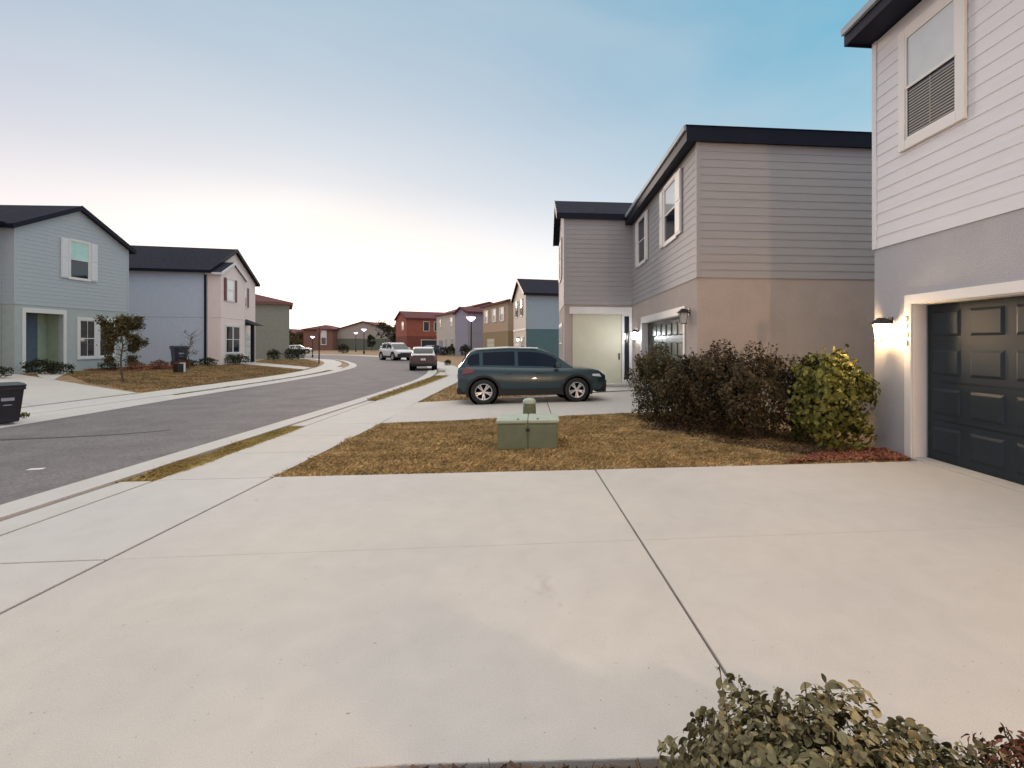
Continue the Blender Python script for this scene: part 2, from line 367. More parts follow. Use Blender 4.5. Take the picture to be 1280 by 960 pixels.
def leafmat(name,col,col2,rough=.5,isl=.4,trans=True):
    m=mat(name,col,rough=rough+.1,scale=5,col2=col2,island=isl,spec=.12)
    return m
M_leafY=leafmat('yellow green leaf',(.21,.20,.05),(.09,.10,.028))
M_leafD=leafmat('dark bronze leaf',(.085,.056,.028),(.036,.034,.016))
M_leafM=leafmat('olive brown leaf',(.10,.072,.033),(.05,.05,.022))
M_leafF=leafmat('grey olive leaf',(.23,.20,.11),(.12,.105,.055),rough=.38)
M_leafR=leafmat('red leaf',(.20,.06,.035),(.12,.07,.04))
M_leafT=leafmat('rusty green leaf',(.12,.085,.035),(.06,.06,.025))
M_leafN=leafmat('deep green leaf',(.04,.045,.02),(.02,.025,.012))
M_bark=mat('bark',(.12,.085,.06),rough=.9,var=.3,scale=12)
def bush(name,loc,rx,ry,h,nleaf,size,m,label,cat='shrub',group=None,lump=.22,seed=0,tall=0,z0=.05,twig=14,asp=.55,core=True,boxy=0,sprig=None):
    g=np.random.default_rng(seed+11)
    e=empty(name,(loc[0],loc[1],float(hgt(loc[0],loc[1]))-.03),0,label=label,cat=cat,group=group)
    n=nleaf; d=g.normal(size=(n,3)); d[:,2]=np.where(g.random(n)<.66,np.abs(d[:,2]),-np.abs(d[:,2])); d/=np.linalg.norm(d,axis=1)[:,None]
    ph=g.uniform(0,6.28,6)
    L=1+lump*(np.sin(d[:,0]*5+ph[0])*np.sin(d[:,1]*5+ph[1])+.6*np.sin(d[:,2]*8+ph[2]+d[:,0]*6)+.4*np.sin(d[:,1]*13+ph[3])*np.sin(d[:,0]*11+ph[4]))
    rr=np.clip(1-np.abs(g.normal(0,.17,n)),.35,1.08)*L
    cz=h*.52
    if boxy: d=np.sign(d)*np.abs(d)**boxy; d/=np.maximum(np.linalg.norm(d,axis=1),1e-3)[:,None]**.55
    low=d[:,2]<0; q_=np.where(low,np.sqrt(np.maximum(1-(d[:,2]*.55)**2,.05))/np.maximum(np.hypot(d[:,0],d[:,1]),.2),1.); q_=np.minimum(q_,1.9)
    C=np.stack([d[:,0]*q_*rr*rx,d[:,1]*q_*rr*ry,cz+d[:,2]*rr*np.where(low,cz,h-cz)],1)
    C[:,2]=np.maximum(C[:,2],z0+g.uniform(0,.1,n))
    Nn=d*np.array([1,1,1.2])
    st=MB(); ex=[]; exN=[]
    if sprig is not None:
        tip=np.array(sprig); b0=tip*[.6,.6,0]; st.cyl(b0,tip,.004,.0015,6,False)
        for q in range(16):
            t=.6+.4*q/15; ex.append(b0*(1-t)+tip*t+g.normal(0,.012,3)); exN.append(g.normal(0,1,3))
    for k in range(twig):
        a=g.uniform(0,6.28); el=g.uniform(.5,1.45); dd=np.array([math.cos(a)*math.cos(el),math.sin(a)*math.cos(el),math.sin(el)])
        ln=g.uniform(1.0,1.16+tall)
        tip=np.array([dd[0]*rx*ln,dd[1]*ry*ln,cz+dd[2]*(h-cz)*ln]); b0=np.array([g.uniform(-.1,.1)*rx,g.uniform(-.1,.1)*ry,0])
        mid=(b0+tip)/2+g.normal(0,.05,3)*rx
        st.cyl(b0,mid,size*.10+.002,size*.07+.002,5,False); st.cyl(mid,tip,size*.07+.002,size*.035+.001,5,False)
        for q in range(11):
            t=.3+.7*(q/10)**.7; p=mid*(1-t)+tip*t+g.normal(0,size*.26,3); ex.append(p); exN.append(dd+g.normal(0,.5,3))
    C=np.vstack([C,ex]); Nn=np.vstack([Nn,exN])
    leaf_mesh('foliage',C,Nn,size,m,e,asp=asp,jit=.55)
    st.build('stem',M_bark,e,fixn=False)
    return e
G='hedge shrubs between the two right hand houses'
bush('leafy_bush',(4.50,7.6),.54,.52,1.45,6500,.085,M_leafY,'big-leaved yellow green bush lit by the lantern at the garage corner',group=G,seed=1,asp=.6,lump=.2,boxy=.75,twig=26,tall=.12)
bush('shrub',(3.66,8.35),.68,.62,1.42,9000,.055,M_leafD,'dark bronze shrub directly behind the yellow green bush',group=G,seed=2,boxy=.85,lump=.26,tall=.25,twig=22)
bush('shrub',(3.2,9.1),.72,.62,1.5,9500,.055,M_leafD,'tallest dark shrub in the middle of the hedge row',group=G,seed=3,boxy=.85,lump=.26,tall=.22,twig=22)
bush('shrub',(2.82,9.9),.66,.6,1.25,8000,.055,M_leafM,'low dark brown shrub near the street end of the hedge',group=G,seed=4,boxy=.85,lump=.26,tall=.28,twig=22)
bush('shrub',(2.5,10.75),.52,.55,1.5,7500,.05,M_leafM,'olive shrub at the far end of the hedge before the green garage door',group=G,seed=5,boxy=.85,lump=.26,tall=.2,twig=22)
# foreground bush
bush('leafy_bush',(.79,1.42),.37,.34,.50,7800,.030,M_leafF,'grey olive bush in the foreground at the driveway edge',seed=21,tall=.14,z0=.0,twig=38,asp=.6,lump=.22,boxy=.9,sprig=(-.27,.03,.69))
bush('leafy_bush',(1.25,1.48),.26,.22,.35,2200,.030,M_leafF,'low grey olive plant right of the foreground bush',seed=22,asp=.62,twig=12)
bush('leafy_bush',(1.66,1.46),.24,.20,.36,1800,.030,M_leafR,'small red leaved plant in the bottom right corner',seed=23,asp=.45,twig=12)

# house front planting, left side (share meshes)
protos=[]
def shrubrow(pts,group):
    for i,(x,y,s,lab,pi) in enumerate(pts):
        src=protos[pi]
        if src.get('used'): o=copy_tree(src)
        else: o=src; src['used']=1
        o.location=(x,y,float(hgt(x,y))-.03); o.scale=(s,s,s); o.rotation_euler=(0,0,x*7+y)
        o['label']=lab; o['group']=group; o['category']='shrub'
protos.append(bush('shrub',(0,0),.5,.5,.55,900,.07,M_leafN,'x',seed=31,twig=6))
protos.append(bush('shrub',(0,0),.5,.5,.62,900,.07,M_leafR,'x',seed=32,twig=6))
protos.append(bush('shrub',(0,0),.55,.55,1.0,1300,.09,M_leafN,'x',seed=33,twig=8))
shrubrow([(-20.6,21.4,.9,'dark low shrub behind the black trash bin at the left edge',0),
 (-21.2,23.9,1.15,'clipped dark shrub left of the porch of the gabled house',0),
 (-20.6,24.1,.9,'rounded dark shrub in front of the porch pillar',0),
 (-21.2,27.4,.8,'small dark shrub under the ground floor window of the gabled house',0),
 (-20.6,28.2,.75,'reddish low plant left of the young tree by the gabled house',1),
 (-20.2,29.3,.8,'reddish plant just behind the young tree trunk',1),
 (-19.9,30.5,.8,'reddish plant right of the young tree',1),
 (-20.3,31.6,.9,'dark green plant right of the gabled house corner',0),
 (-21.4,33.0,.8,'dark shrub left of the bin by the blue sided house',0),
 (-21.0,34.6,.95,'dark shrub between the bin and the white corner of the second left house',0),
 (-21.0,36.9,1.2,'dark shrub under the double window of the second left house',0),
 (-21.1,38.2,1.2,'dark shrub at the dark porch post of the second left house',0)],'shrubs in front of the left hand houses')
shrubrow([(-24.9,50.6,1.0,'dark bush beside the olive sided third left house',2),(-24.9,54.2,1.2,'broad dark bush right of the olive sided house',2),(-25.6,57.2,1.2,'dark bush in front of the far white car',2),
 (-33.8,92,1.6,'dark round bush in front of the far brown house',2),(-10.0,70.5,1.5,'dark round bush under the far street lamp on the right',2),
 (-6.9,30.3+9,.45,'small green tuft by the curb beside the maroon car',2),(-13.0,76,1.3,'dark shrubs at the base of the pale far house',2)],'distant garden bushes')

# bare stick plant
def tree(name,loc,H,cr,m,label,nleaf,size,seed,group=None,conif=False,bare=6,cz=.62):
    g=np.random.default_rng(seed); e=empty(name,(loc[0],loc[1],float(hgt(*loc[:2]))-.04),0,label=label,cat='tree',group=group)
    tr=MB(); br=MB(); C=[];Nn=[]
    pts=[np.array([0,0,0.])]
    for k in range(5): pts.append(pts[-1]+np.array([g.normal(0,.02)*H,g.normal(0,.02)*H,H*.17]))
    for k in range(5): tr.cyl(pts[k],pts[k+1],H*.014*(1-k*.16),H*.014*(1-(k+1)*.16),8,False)
    tr.build('trunk',M_bark,e,fixn=False)
    nb=34
    tips=[]
    for k in range(nb):
        t=g.uniform(.34,1); i=min(4,int(t*5)); p=pts[i]+(pts[i+1]-pts[i])*(t*5-i)
        a=g.uniform(0,6.28); 
        ln=cr*(1.05-(.75*t if conif else .55*abs(t-.6)))*g.uniform(.6,1.1)
        q=p+np.array([math.cos(a)*ln,math.sin(a)*ln,ln*g.uniform(.1,.8)*(1 if not conif else .2)]); md=(p+q)/2+g.normal(0,.04*cr,3)
        br.cyl(p,md,H*.005,H*.0035,5,False); br.cyl(md,q,H*.0035,H*.0015,5,False)
        if k<nb-bare: tips.append((p,md,q))
        else: br.cyl(q,q+np.array([math.cos(a)*.2,math.sin(a)*.2,.35])*cr,H*.0018,H*.001,4,False)
    br.build('branch',M_bark,e,fixn=False)
    per=nleaf//len(tips)
    for p,md,q in tips:
        t=g.uniform(.35,1.1,per)[:,None]; c=md+(q-md)*t+g.normal(0,cr*.13,(per,3)); C.append(c); Nn.append(g.normal(0,1,(per,3))+[0,0,.8])
    leaf_mesh('crown',np.vstack(C),np.vstack(Nn),size,m,e,asp=.5,jit=.4)
    return e
tree('young_tree',(-16.3,21.75),2.85,.62,M_leafT,'small young tree with rust and green leaves in front of the gabled house',9000,.075,5,bare=6)
tree('young_tree',(-19.6,30.6),2.3,.55,M_leafT,'nearly bare sapling beside the bin by the blue sided house',160,.07,6,bare=26)
FT='trees among the far houses'
tree('small_tree',(-38.6,122),4.2,1.3,M_leafN,'small dark cone tree before the long far house',900,.3,7,FT,conif=True)
tree('broadleaf_tree',(-35.5,128),6.5,3,M_leafN,'dark tree between the long far house and the red house',1500,.45,8,FT)
tree('broadleaf_tree',(-31.5,126),5.6,2.6,M_leafN,'lower dark tree just left of the red house',1300,.45,9,FT)
tree('broadleaf_tree',(-48.0,104),4.0,1.7,M_leafN,'dark tree behind the far white car',1200,.3,10,FT)
tree('broadleaf_tree',(-45.6,100),3.6,1.4,M_leafT,'small brownish tree left of the slim dark post',1000,.26,12,FT)

# ------------------------------------------------------------------ house kit
E_S=.178
def siding(mb,org,dx,nr,z0,z1,ext,skip=()):
    """lap boards; ext(z)->(a,b) along dx ; skip list of (a0,a1,z0,z1) openings"""
    o=np.array(org,float); dx=np.array(dx,float); nr=np.array(nr,float); z=z0
    while z<z1-.01:
        zt=min(z+E_S,z1); a,b=ext((z+zt)/2)
        if b-a>.05:
            segs=[(a,b)]
            for s0,s1,q0,q1 in skip:
                if q0<zt-.02 and q1>z+.02:
                    ns=[]
                    for c,d in segs:
                        if s1<=c or s0>=d: ns.append((c,d)); continue
                        if s0>c: ns.append((c,s0))
                        if s1<d: ns.append((s1,d))
                    segs=ns
            for c,d in segs:
                def P(t,off,zz): 
                    p=o+dx*t+nr*off; return (p[0],p[1],zz)
                mb.poly([P(c,.018,z),P(d,.018,z),P(d,.009,zt),P(c,.009,zt)])
                mb.poly([P(c,.008,z),P(d,.008,z),P(d,.018,z),P(c,.018,z)])
        z=zt
def wall_open(mb,x0,x1,y0,y1,z0,z1,ops):
    """front wall slab with rectangular openings (x0,x1,z0,z1)"""
    xs=sorted({x0,x1,*[v for o in ops for v in o[:2]]})
    for a,b in zip(xs[:-1],xs[1:]):
        c=(a+b)/2; blk=sorted([(o[2],o[3]) for o in ops if o[0]<c<o[1]]); z=z0
        for q0,q1 in blk:
            if q0>z: mb.box(a,b,y0,y1,z,q0)
            z=q1
        if z<z1: mb.box(a,b,y0,y1,z,z1)
def window(par,x0,x1,z0,z1,y=0.,upper=M_glassb,lower=M_glass,fr=.09,shut=None,mat_tr=None,double=False,shm=None,side=None,proud=.05,muntin=False,blinds=False):
    """y = wall plane, faces -y. side: None front, else transform fn applied through an empty rotation"""
    T=mat_tr or M_trim
    f=MB(); 
    f.box(x0-fr,x0,y-proud,y+.0,z0-fr,z1+fr); f.box(x1,x1+fr,y-proud,y,z0-fr,z1+fr)
    f.box(x0,x1,y-proud,y,z1,z1+fr); f.box(x0,x1,y-proud,y,z0-fr,z0)
    w=f.build('window',T,par,bevel=.006)
    s=MB(); zm=(z0+z1)/2; cols=[(x0,x1)] if not double else [(x0,(x0+x1)/2-.05),((x0+x1)/2+.05,x1)]
    if double: s.box((x0+x1)/2-.05,(x0+x1)/2+.05,y-proud+.006,y-.002,z0,z1)
    for a,b in cols:
        t=.035
        for q0,q1,yy in ((zm-.02,z1,y-.028),(z0,zm+.02,y-.018)):
            s.box(a,a+t,yy-.012,yy,q0,q1); s.box(b-t,b,yy-.012,yy,q0,q1); s.box(a+t,b-t,yy-.012,yy,q1-t,q1); s.box(a+t,b-t,yy-.012,yy,q0,q0+t)
            if muntin:
                s.box((a+b)/2-.01,(a+b)/2+.01,yy-.009,yy-.001,q0+t,q1-t); 
    s.build('sash',T,w)
    for q0,q1,yy,mm in ((zm-.02,z1,y-.024,upper),(z0,zm+.02,y-.014,lower)):
        g=MB()
        for a,b in cols: g.box(a+.03,b-.03,yy,yy+.005,q0+.03,q1-.03)
        g.build('pane',mm,w)
    if shut:
        for a,b in ((x0-fr-shut-.015,x0-fr-.015),(x1+fr+.015,x1+fr+shut+.015)):
            h=MB(); h.box(a,b,y-.055,y-.008,z0-fr*.6,z1+fr*.6)
            h.box(a+.04,b-.04,y-.068,y-.05,z0,zm-.04); h.box(a+.04,b-.04,y-.068,y-.05,zm+.04,z1)
            h.build('shutter',shm or T,par,bevel=.005)
    return w
def garage(par,x0,x1,z1,y=.26,m=M_gar,rows=4,cols=8,z0=.0):
    d=MB(); d.box(x0,x1,y,y+.04,z0+.03,z1); rh=(z1-z0-.03)/rows; cw=(x1-x0)/cols
    for i in range(rows):
        zz=z0+.03+i*rh
        for j in range(cols):
            a=x0+j*cw+cw*.12; b=x0+(j+1)*cw-cw*.12; c=zz+rh*.17; e=zz+rh*.83
            # raised panel with sloping border
            n=len(d.v); t=.035
            d.v+=[(a,y-.001,c),(b,y-.001,c),(b,y-.001,e),(a,y-.001,e),(a+t,y-.02,c+t),(b-t,y-.02,c+t),(b-t,y-.02,e-t),(a+t,y-.02,e-t)]
            for q in ((4,5,6,7),(0,1,5,4),(1,2,6,5),(2,3,7,6),(3,0,4,7)): d.f.append(tuple(n+k for k in q))
    o=d.build('garage_door',m,par,fixn=False)
    g=MB()
    for i in range(1,rows): g.box(x0+.002,x1-.002,y-.0035,y-.001,z0+.03+i*rh-.006,z0+.03+i*rh+.006)
    g.build('panel_seam',M_black,o)
    b=MB(); b.box(x0,x1,y-.012,y+.03,z0+.0,z0+.028); b.build('door_seal',M_rub,o)
    return o
def lantern(par,x,z,y=0.,lit=None,s=1.):
    e=MB(); e.box(x-.045*s,x+.045*s,y-.02,y-.001,z-.02*s,z+.14*s)
    e.cyl((x,y-.02,z+.09*s),(x,y-.13*s,z+.12*s),.012*s,.012*s,8)
    # hood: pyramid frustum
    n=len(e.v); a=.125*s; b=.035*s; c=y-.15*s; zt=z+.13*s; zb=z+.035*s
    e.v+=[(x-a,c-a,zb),(x+a,c-a,zb),(x+a,c+a,zb),(x-a,c+a,zb),(x-b,c-b,zt),(x+b,c-b,zt),(x+b,c+b,zt),(x-b,c+b,zt)]
    for q in ((0,1,5,4),(1,2,6,5),(2,3,7,6),(3,0,4,7),(4,5,6,7),(3,2,1,0)): e.f.append(tuple(n+k for k in q))
    for sx in (-1,1):
        for sy in (-1,1): e.cyl((x+sx*.085*s,c+sy*.085*s,z+.036*s),(x+sx*.06*s,c+sy*.06*s,z-.2*s),.007*s,.007*s,6)
    e.box(x-.075*s,x+.075*s,c-.075*s,c+.075*s,z-.215*s,z-.2*s)
    o=e.build('wall_lantern',M_black,par)
    g=MB(); n=0; a=.075*s; b=.055*s
    g.v+=[(x-a,c-a,z+.03*s),(x+a,c-a,z+.03*s),(x+a,c+a,z+.03*s),(x-a,c+a,z+.03*s),(x-b,c-b,z-.195*s),(x+b,c-b,z-.195*s),(x+b,c+b,z-.195*s),(x-b,c+b,z-.195*s)]
    for q in ((0,1,5,4),(1,2,6,5),(2,3,7,6),(3,0,4,7),(4,5,6,7),(3,2,1,0)): g.f.append(q)
    g.build('lamp_glass',lit or M_glassb,o)
    return o
def roof_hip(par,x0,x1,y0,y1,z,p,ox,oy,t=.32,m=M_shin,fm=M_navy,sm=None,rb=0):
    a0,a1,b0,b1=x0-ox,x1+ox,y0-oy,y1+oy; ze=z+t; w=min(a1-a0,b1-b0)/2; zr=ze+w*p
    r=MB()
    if b1-b0>=a1-a0: R0=((a0+a1)/2,b0+w,zr); R1=((a0+a1)/2,b1-w,zr)
    else: R0=(a0+w,(b0+b1)/2,zr); R1=(a1-w,(b0+b1)/2,zr)
    e=.03; A,B,C,D=(a0-e,b0-e,ze+.005),(a1+e,b0-e,ze+.005),(a1+e,b1+e,ze+.005),(a0-e,b1+e,ze+.005)
    if b1-b0>=a1-a0: fs=[(A,B,R0),(B,C,R1,R0),(C,D,R1),(D,A,R0,R1)]
    else: fs=[(A,B,R1,R0),(B,C,R1),(C,D,R0,R1),(D,A,R0)]
    for f in fs: r.poly(f)
    r.poly([D,C,B,A]); rf=r.build('roof',m,par)
    f=MB(); f.box(a0,a1,b0,b0+.03,z-.02,ze); f.box(a0,a1,b1-.03,b1,z-.02,ze); f.box(a0,a0+.03,b0+.03,b1-.03,z-.02,ze); f.box(a1-.03,a1,b0+.03,b1-.03,z-.02,ze)
    f.build('fascia',fm,rf)
    s=MB(); s.box(a0+.032,a1-.032,b0+.032,b1-.032,z+.004,z+.03); s.build('soffit',sm or fm,rf)
    return rf
def roof_gable(par,x0,x1,y0,y1,z,p,ox,oy,axis='y',t=.2,m=M_shin,fm=M_navy,sides=(1,1),apx=None):
    """ridge runs along axis; gable ends at y0,y1 (axis y) or x0,x1"""
    if axis=='y': a0,a1,b0,b1=x0,x1,y0-oy,y1+oy; oo=ox
    else: a0,a1,b0,b1=y0,y1,x0-ox,x1+ox; oo=oy
    am=(a0+a1)/2; ze=z-oo*p; zr=z+(am-a0)*p
    pr=[(a0-oo*sides[0],z-oo*sides[0]*p),(am,zr),(a1+oo*sides[1],z-oo*sides[1]*p)]
    prof=[(q[0],q[1]) for q in pr]+[(q[0],q[1]+t) for q in reversed(pr)]
    ax='y' if axis=='y' else 'x'
    def pz(mbx,pf,c0,c1):
        if axis=='y': mbx.prism(pf,c0,c1,'y')
        else: mbx.prism(pf,c0,c1,'x')
    r=MB(); pz(r,prof,b0+.035,b1-.035); rf=r.build('roof',m,par)
    f=MB(); pf=[(q[0],q[1]-.06) for q in pr]+[(q[0],q[1]+t+.015) for q in reversed(pr)]
    pz(f,pf,b0,b0+.03); pz(f,pf,b1-.03,b1); 
    for s_,q in ((-1,pr[0]),(1,pr[2])):
        if sides[0 if s_<0 else 1]:
            c0,c1=sorted((q[0],q[0]+s_*.03)); 
            if axis=='y': f.box(c0,c1,b0+.032,b1-.032,q[1]-.03,q[1]+t-.01)
            else: f.box(b0+.032,b1-.032,c0,c1,q[1]-.03,q[1]+t-.01)
    f.build('fascia',fm,rf); return rf
def block(par,x0,x1,y0,y1,ml,mu,zb=3.07,zt=6.15,ops=(),z0=-.3,gable=None,trim=M_trim,corner=True,skipu=(),cm=None,sides=(1,1),back=True):
    """a two storey block: stucco lower walls with front openings, sided upper walls. gable=(axis,pitch)"""
    w=MB(); th=.2
    wall_open(w,x0,x1,y0,y0+th,z0,zb,ops)
    w.box(x0,x0+th,y0+th,y1,z0,zb); w.box(x1-th,x1,y0+th,y1,z0,zb); w.box(x0+th,x1-th,y1-th,y1,z0,zb)
    w.build('lower_wall',ml,par)
    u=MB(); 
    pk=None
    if gable:
        ax,p=gable
        if ax=='y':
            am=(x0+x1)/2; pk=zt+(x1-x0)/2*p; u.prism([(x0,zb),(x1,zb),(x1,zt),(am,pk),(x0,zt)],y0,y1,'y')
        else:
            am=(y0+y1)/2; pk=zt+(y1-y0)/2*p; u.prism([(y0,zb),(y1,zb),(y1,zt),(am,pk),(y0,zt)],x0,x1,'x')
    else: u.box(x0,x1,y0,y1,zb,zt)
    def extx(z):
        if gable and gable[0]=='y' and z>zt: k=(z-zt)/gable[1]; return (x0+k,x1-k)
        return (x0,x1)
    def exty(z):
        if gable and gable[0]=='x' and z>zt: k=(z-zt)/gable[1]; return (y0+k,y1-k)
        return (y0,y1)
    zfx=pk if gable and gable[0]=='y' else zt; zfy=pk if gable and gable[0]=='x' else zt
    siding(u,(0,y0,0),(1,0,0),(0,-1,0),zb,zfx,extx)
    if sides[0]: siding(u,(x0,0,0),(0,1,0),(-1,0,0),zb,zfy,exty)
    if sides[1]: siding(u,(x1,0,0),(0,1,0),(1,0,0),zb,zfy,exty)
    u.build('upper_wall',mu,par,fixn=False)
    b=MB(); t=.035; 
    b.box(x0-t,x1+t,y0-t,y0-.0305,zb-.05,zb+.01) if False else None
    if corner:
        for cx,sx in ((x0,-1),(x1,1)):
            if not sides[0 if sx<0 else 1]: continue
            c=MB(); P_=[(cx-sx*.07,y0-.026),(cx+sx*.026,y0-.026),(cx+sx*.026,y0+.07),(cx+sx*.0005,y0+.07),(cx+sx*.0005,y0-.0005),(cx-sx*.07,y0-.0005)]
            c.prism(P_ if sx>0 else P_[::-1],zb,zt); c.build('corner_trim',cm or mu,par)
def house(name,loc,rz,label,group='two storey houses along the street',cat='house'):
    return empty(name,loc,rz,label=label,cat=cat,group=group)
M_warm=emis('lantern glow warm',(1.0,.66,.31),200)
M_cool=emis('lantern glow white',(.92,.96,1.0),90)
M_dim=emis('distant lantern glow',(1.0,.85,.7),5)

# ---- house A (right foreground). local x -> -Y , y -> +X ; origin far corner
rA=R(-90)
hA=house('siding_house',(5.2,7.54,0),rA,'near right house with lavender lap siding over grey stucco and dark garage door')
ZB=3.07
block(hA,0,10.6,0,11,M_stA,M_lav,ZB,6.29,ops=[(.82,5.9,-.3,2.16)],sides=(1,1))
wj=MB()   # door jamb returns
wj.box(.80,.82+.0,.2,.42,-.1,2.16); wj.box(5.9,5.92,.2,.42,-.1,2.16); wj.box(.8,5.92,.2,.42,2.162,2.3); wj.box(.6,6.1,.40,.44,-.1,2.4)
wj.build('door_jamb',M_stA,hA)
tr=MB(); fr=.13
tr.box(.82-fr,.82,-.03,.0,.0,2.16+fr); tr.box(5.9,5.9+fr,-.03,0,0,2.16+fr); tr.box(.82,5.9,-.03,0,2.16,2.16+fr)
tr.box(.82,.835,.0,.2,.0,2.16); tr.box(5.885,5.9,0,.2,0,2.16); tr.box(.835,5.885,0,.2,2.145,2.16)
tr.build('garage_trim',M_trim,hA,bevel=.004)
garage(hA,.837,5.883,2.143,y=.22,m=M_gar,rows=4,cols=8)
sl=MB(); sl.box(.84,5.88,-.04,.3,-.05,.012); sl.build('door_threshold',M_conc,hA)
# upstairs window
window(hA,.74,1.64,4.48,5.94,y=-.02,upper=M_glassb,lower=M_glass,fr=.13,proud=.045)
roof_hip(hA,0,10.6,0,11,6.29,.33,.1,.44,t=.24,sm=M_navy)
lantern(hA,.38,1.86,0,lit=M_warm)
M_gut=mat('pale grey blue gutter',(.30,.36,.42),rough=.5)
b=MB(); b.box(-.1,10.7,-.50,-.442,6.43,6.54); b.build('gutter',M_gut,hA,bevel=.01)
# house number, vertical
for i,ch in enumerate('2783'):
    cu=bpy.data.curves.new('digit','FONT'); cu.body=ch; cu.size=.115; cu.extrude=.004; cu.align_x='CENTER'; cu.align_y='CENTER'
    to=bpy.data.objects.new('house_digit',cu); COL.objects.link(to)
    dg=bpy.context.evaluated_depsgraph_get(); me=bpy.data.meshes.new_from_object(to.evaluated_get(dg)); bpy.data.objects.remove(to)
    me.materials.clear(); me.materials.append(M_black); ob=bpy.data.objects.new('house_digit',me); COL.objects.link(ob); ob.parent=hA
    ob.location=(.755,-.035,1.955-i*.115); ob.rotation_euler=(R(90),0,0)
# blinds behind A's lower sash : slats
def blinds(par,x0,x1,z0,z1,y):
    b=MB(); z=z0
    while z<z1: b.box(x0,x1,y-.004,y-.001,z,z+.018); z+=.04
    b.box((x0+x1)/2-.008,(x0+x1)/2+.008,y-.0045,y-.0042,z0,z1)
    b.build('blind',mat('beige blind',(.30,.27,.23),rough=.6),par)
blinds(hA,.79,1.59,4.53,5.17,-.036)
lantern(hA,10.15,1.80,0,lit=emis('entry lantern glow',(1.0,.60,.33),2300))

# ---- house B
hB=house('siding_house',(3.53,19.4,0),rA,'taupe sided house with green garage door and lamplit cream porch wall behind the hedge')
block(hB,0,8.14,0,11,M_stB,M_sidB,3.1,6.15,ops=[(1.93,7.07,-.3,2.33)],sides=(0,1))
tr=MB(); fr=.2
tr.box(1.93-.62,1.93-.0,-.03,0,0,.0+2.33) if False else None
tr.box(1.93-.14,1.93,-.03,.0,.0,2.33+fr); tr.box(7.07,7.07+.14,-.03,0,0,2.33+fr); tr.box(1.93,7.07,-.03,0,2.33,2.33+fr)
tr.box(1.93,1.945,.0,.2,.0,2.33); tr.box(7.055,7.07,0,.2,0,2.33); tr.box(1.945,7.055,0,.2,2.315,2.33)
tr.build('garage_trim',M_trim,hB,bevel=.004)
garage(hB,1.947,7.053,2.313,y=.22,m=M_garB,rows=4,cols=8)
bk=MB(); bk.box(1.7,7.3,.40,.44,-.1,2.5); bk.build('door_jamb',M_stB,hB)
window(hB,1.45,2.55,4.42,5.92,-.02,upper=M_glass,lower=M_glass,shut=.36,fr=.09)
window(hB,5.3,6.45,4.42,5.92,-.02,upper=M_glassb,lower=M_glass,shut=.42,fr=.09)
roof_hip(hB,-.3,8.14,0,11,6.15,.30,.12,.28,t=.32)
b=MB(); b.box(.32,8.25,-.34,-.282,6.36,6.48); b.build('gutter',M_gut,hB,bevel=.01)
pp=MB(); pp.cyl((7.2,6.3,7.6),(7.2,6.3,8.25),.05,.05,10); pp.build('vent_pipe',M_black,hB)
lantern(hB,1.25,1.98,0,lit=M_cool,s=1.05)
lantern(hB,7.55,2.3,0,s=1.05)
# wing: forward bay, world Y 19.4..24.9, X .92..
wB=-2.61
block(hB,-5.2,0,wB,4,M_stB,M_sidB,3.1,6.4,ops=[(-4.1,-1.4,.9,2.35)],gable=('y',.44),sides=(1,1))
roof_gable(hB,-5.2,0,wB,4,6.4,.44,.1,.3,'y',t=.2)
window(hB,-3.4,-2.0,4.4,5.9,wB-.02,shut=.4,upper=M_glassb)
window(hB,-4.1,-1.4,.9,2.35,wB,double=True,fr=.12)
# porch wall on wing's side (faces local +x): header, door wall with lamplight put into its cream, white post with dark slit
p=MB(); p.box(.0,.09,-2.42,-.02,2.74,3.0); p.build('porch_header',M_trim,hB,bevel=.005)
p=MB(); p.box(.002,.03,-2.3,-.44,.1,2.74); p.build('porch_wall',M_cream,hB)
p=MB(); p.box(.002,.06,-.42,-.32,.1,2.74); p.box(.002,.06,-.13,-.02,.1,2.74); p.box(.002,.06,-.32,-.13,.1,.25); p.box(.002,.06,-.32,-.13,2.66,2.74); p.build('sidelight_frame',M_trim,hB)
p=MB(); p.box(.002,.02,-.32,-.13,.25,2.66); p.build('sidelight',M_glass,hB)
p=MB(); p.cyl((.03,-.52,1.1),(.08,-.52,1.1),.03); p.box(.03,.05,-.55,-.49,1.0,1.25); p.build('door_handle',M_black,hB)

# ---- house D : gable front, blue side
M_sidD=mat('pale blue siding',(.34,.42,.50),rough=.7,var=.04); M_stD=mat('teal stucco',(.10,.18,.20),rough=.9,var=.08)
M_crD=mat('cream siding',(.62,.57,.48),rough=.7,var=.04)
dD=math.atan2(52.1-44.7,-2.6+1.17)   # facade direction (near->far)
hD=house('gabled_house',(-1.17+math.cos(dD)*7.5,44.7+math.sin(dD)*7.5,0),dD-math.pi,'pale blue sided house with cream gabled front beyond the SUV')
block(hD,0,7.5,.02,11,M_stD,M_sidD,2.9,5.97,gable=('y',.42)); roof_gable(hD,0,7.5,0,11,5.97,.42,.3,.3,'y',t=.18)
f=MB(); f.prism([(0.,-.2),(7.5,-.2),(7.5,5.97),(3.75,7.55),(0.,5.97)],-.06,-.012,'y'); f.build('front_wall',M_crD,hD)
window(hD,4.6,5.6,4.2,5.6,-.062,shut=.35,shm=mat('olive shutter',(.12,.13,.08))); window(hD,1.6,2.6,4.2,5.6,-.062,shut=.35,shm=MATS['olive shutter']); window(hD,5.0,6.6,.8,2.2,-.062,double=True)
garage(hD,.8,3.6,2.2,y=-.07,m=M_trim,cols=4); lantern(hD,3.95,2.1,-.062,lit=M_dim,s=1.2)
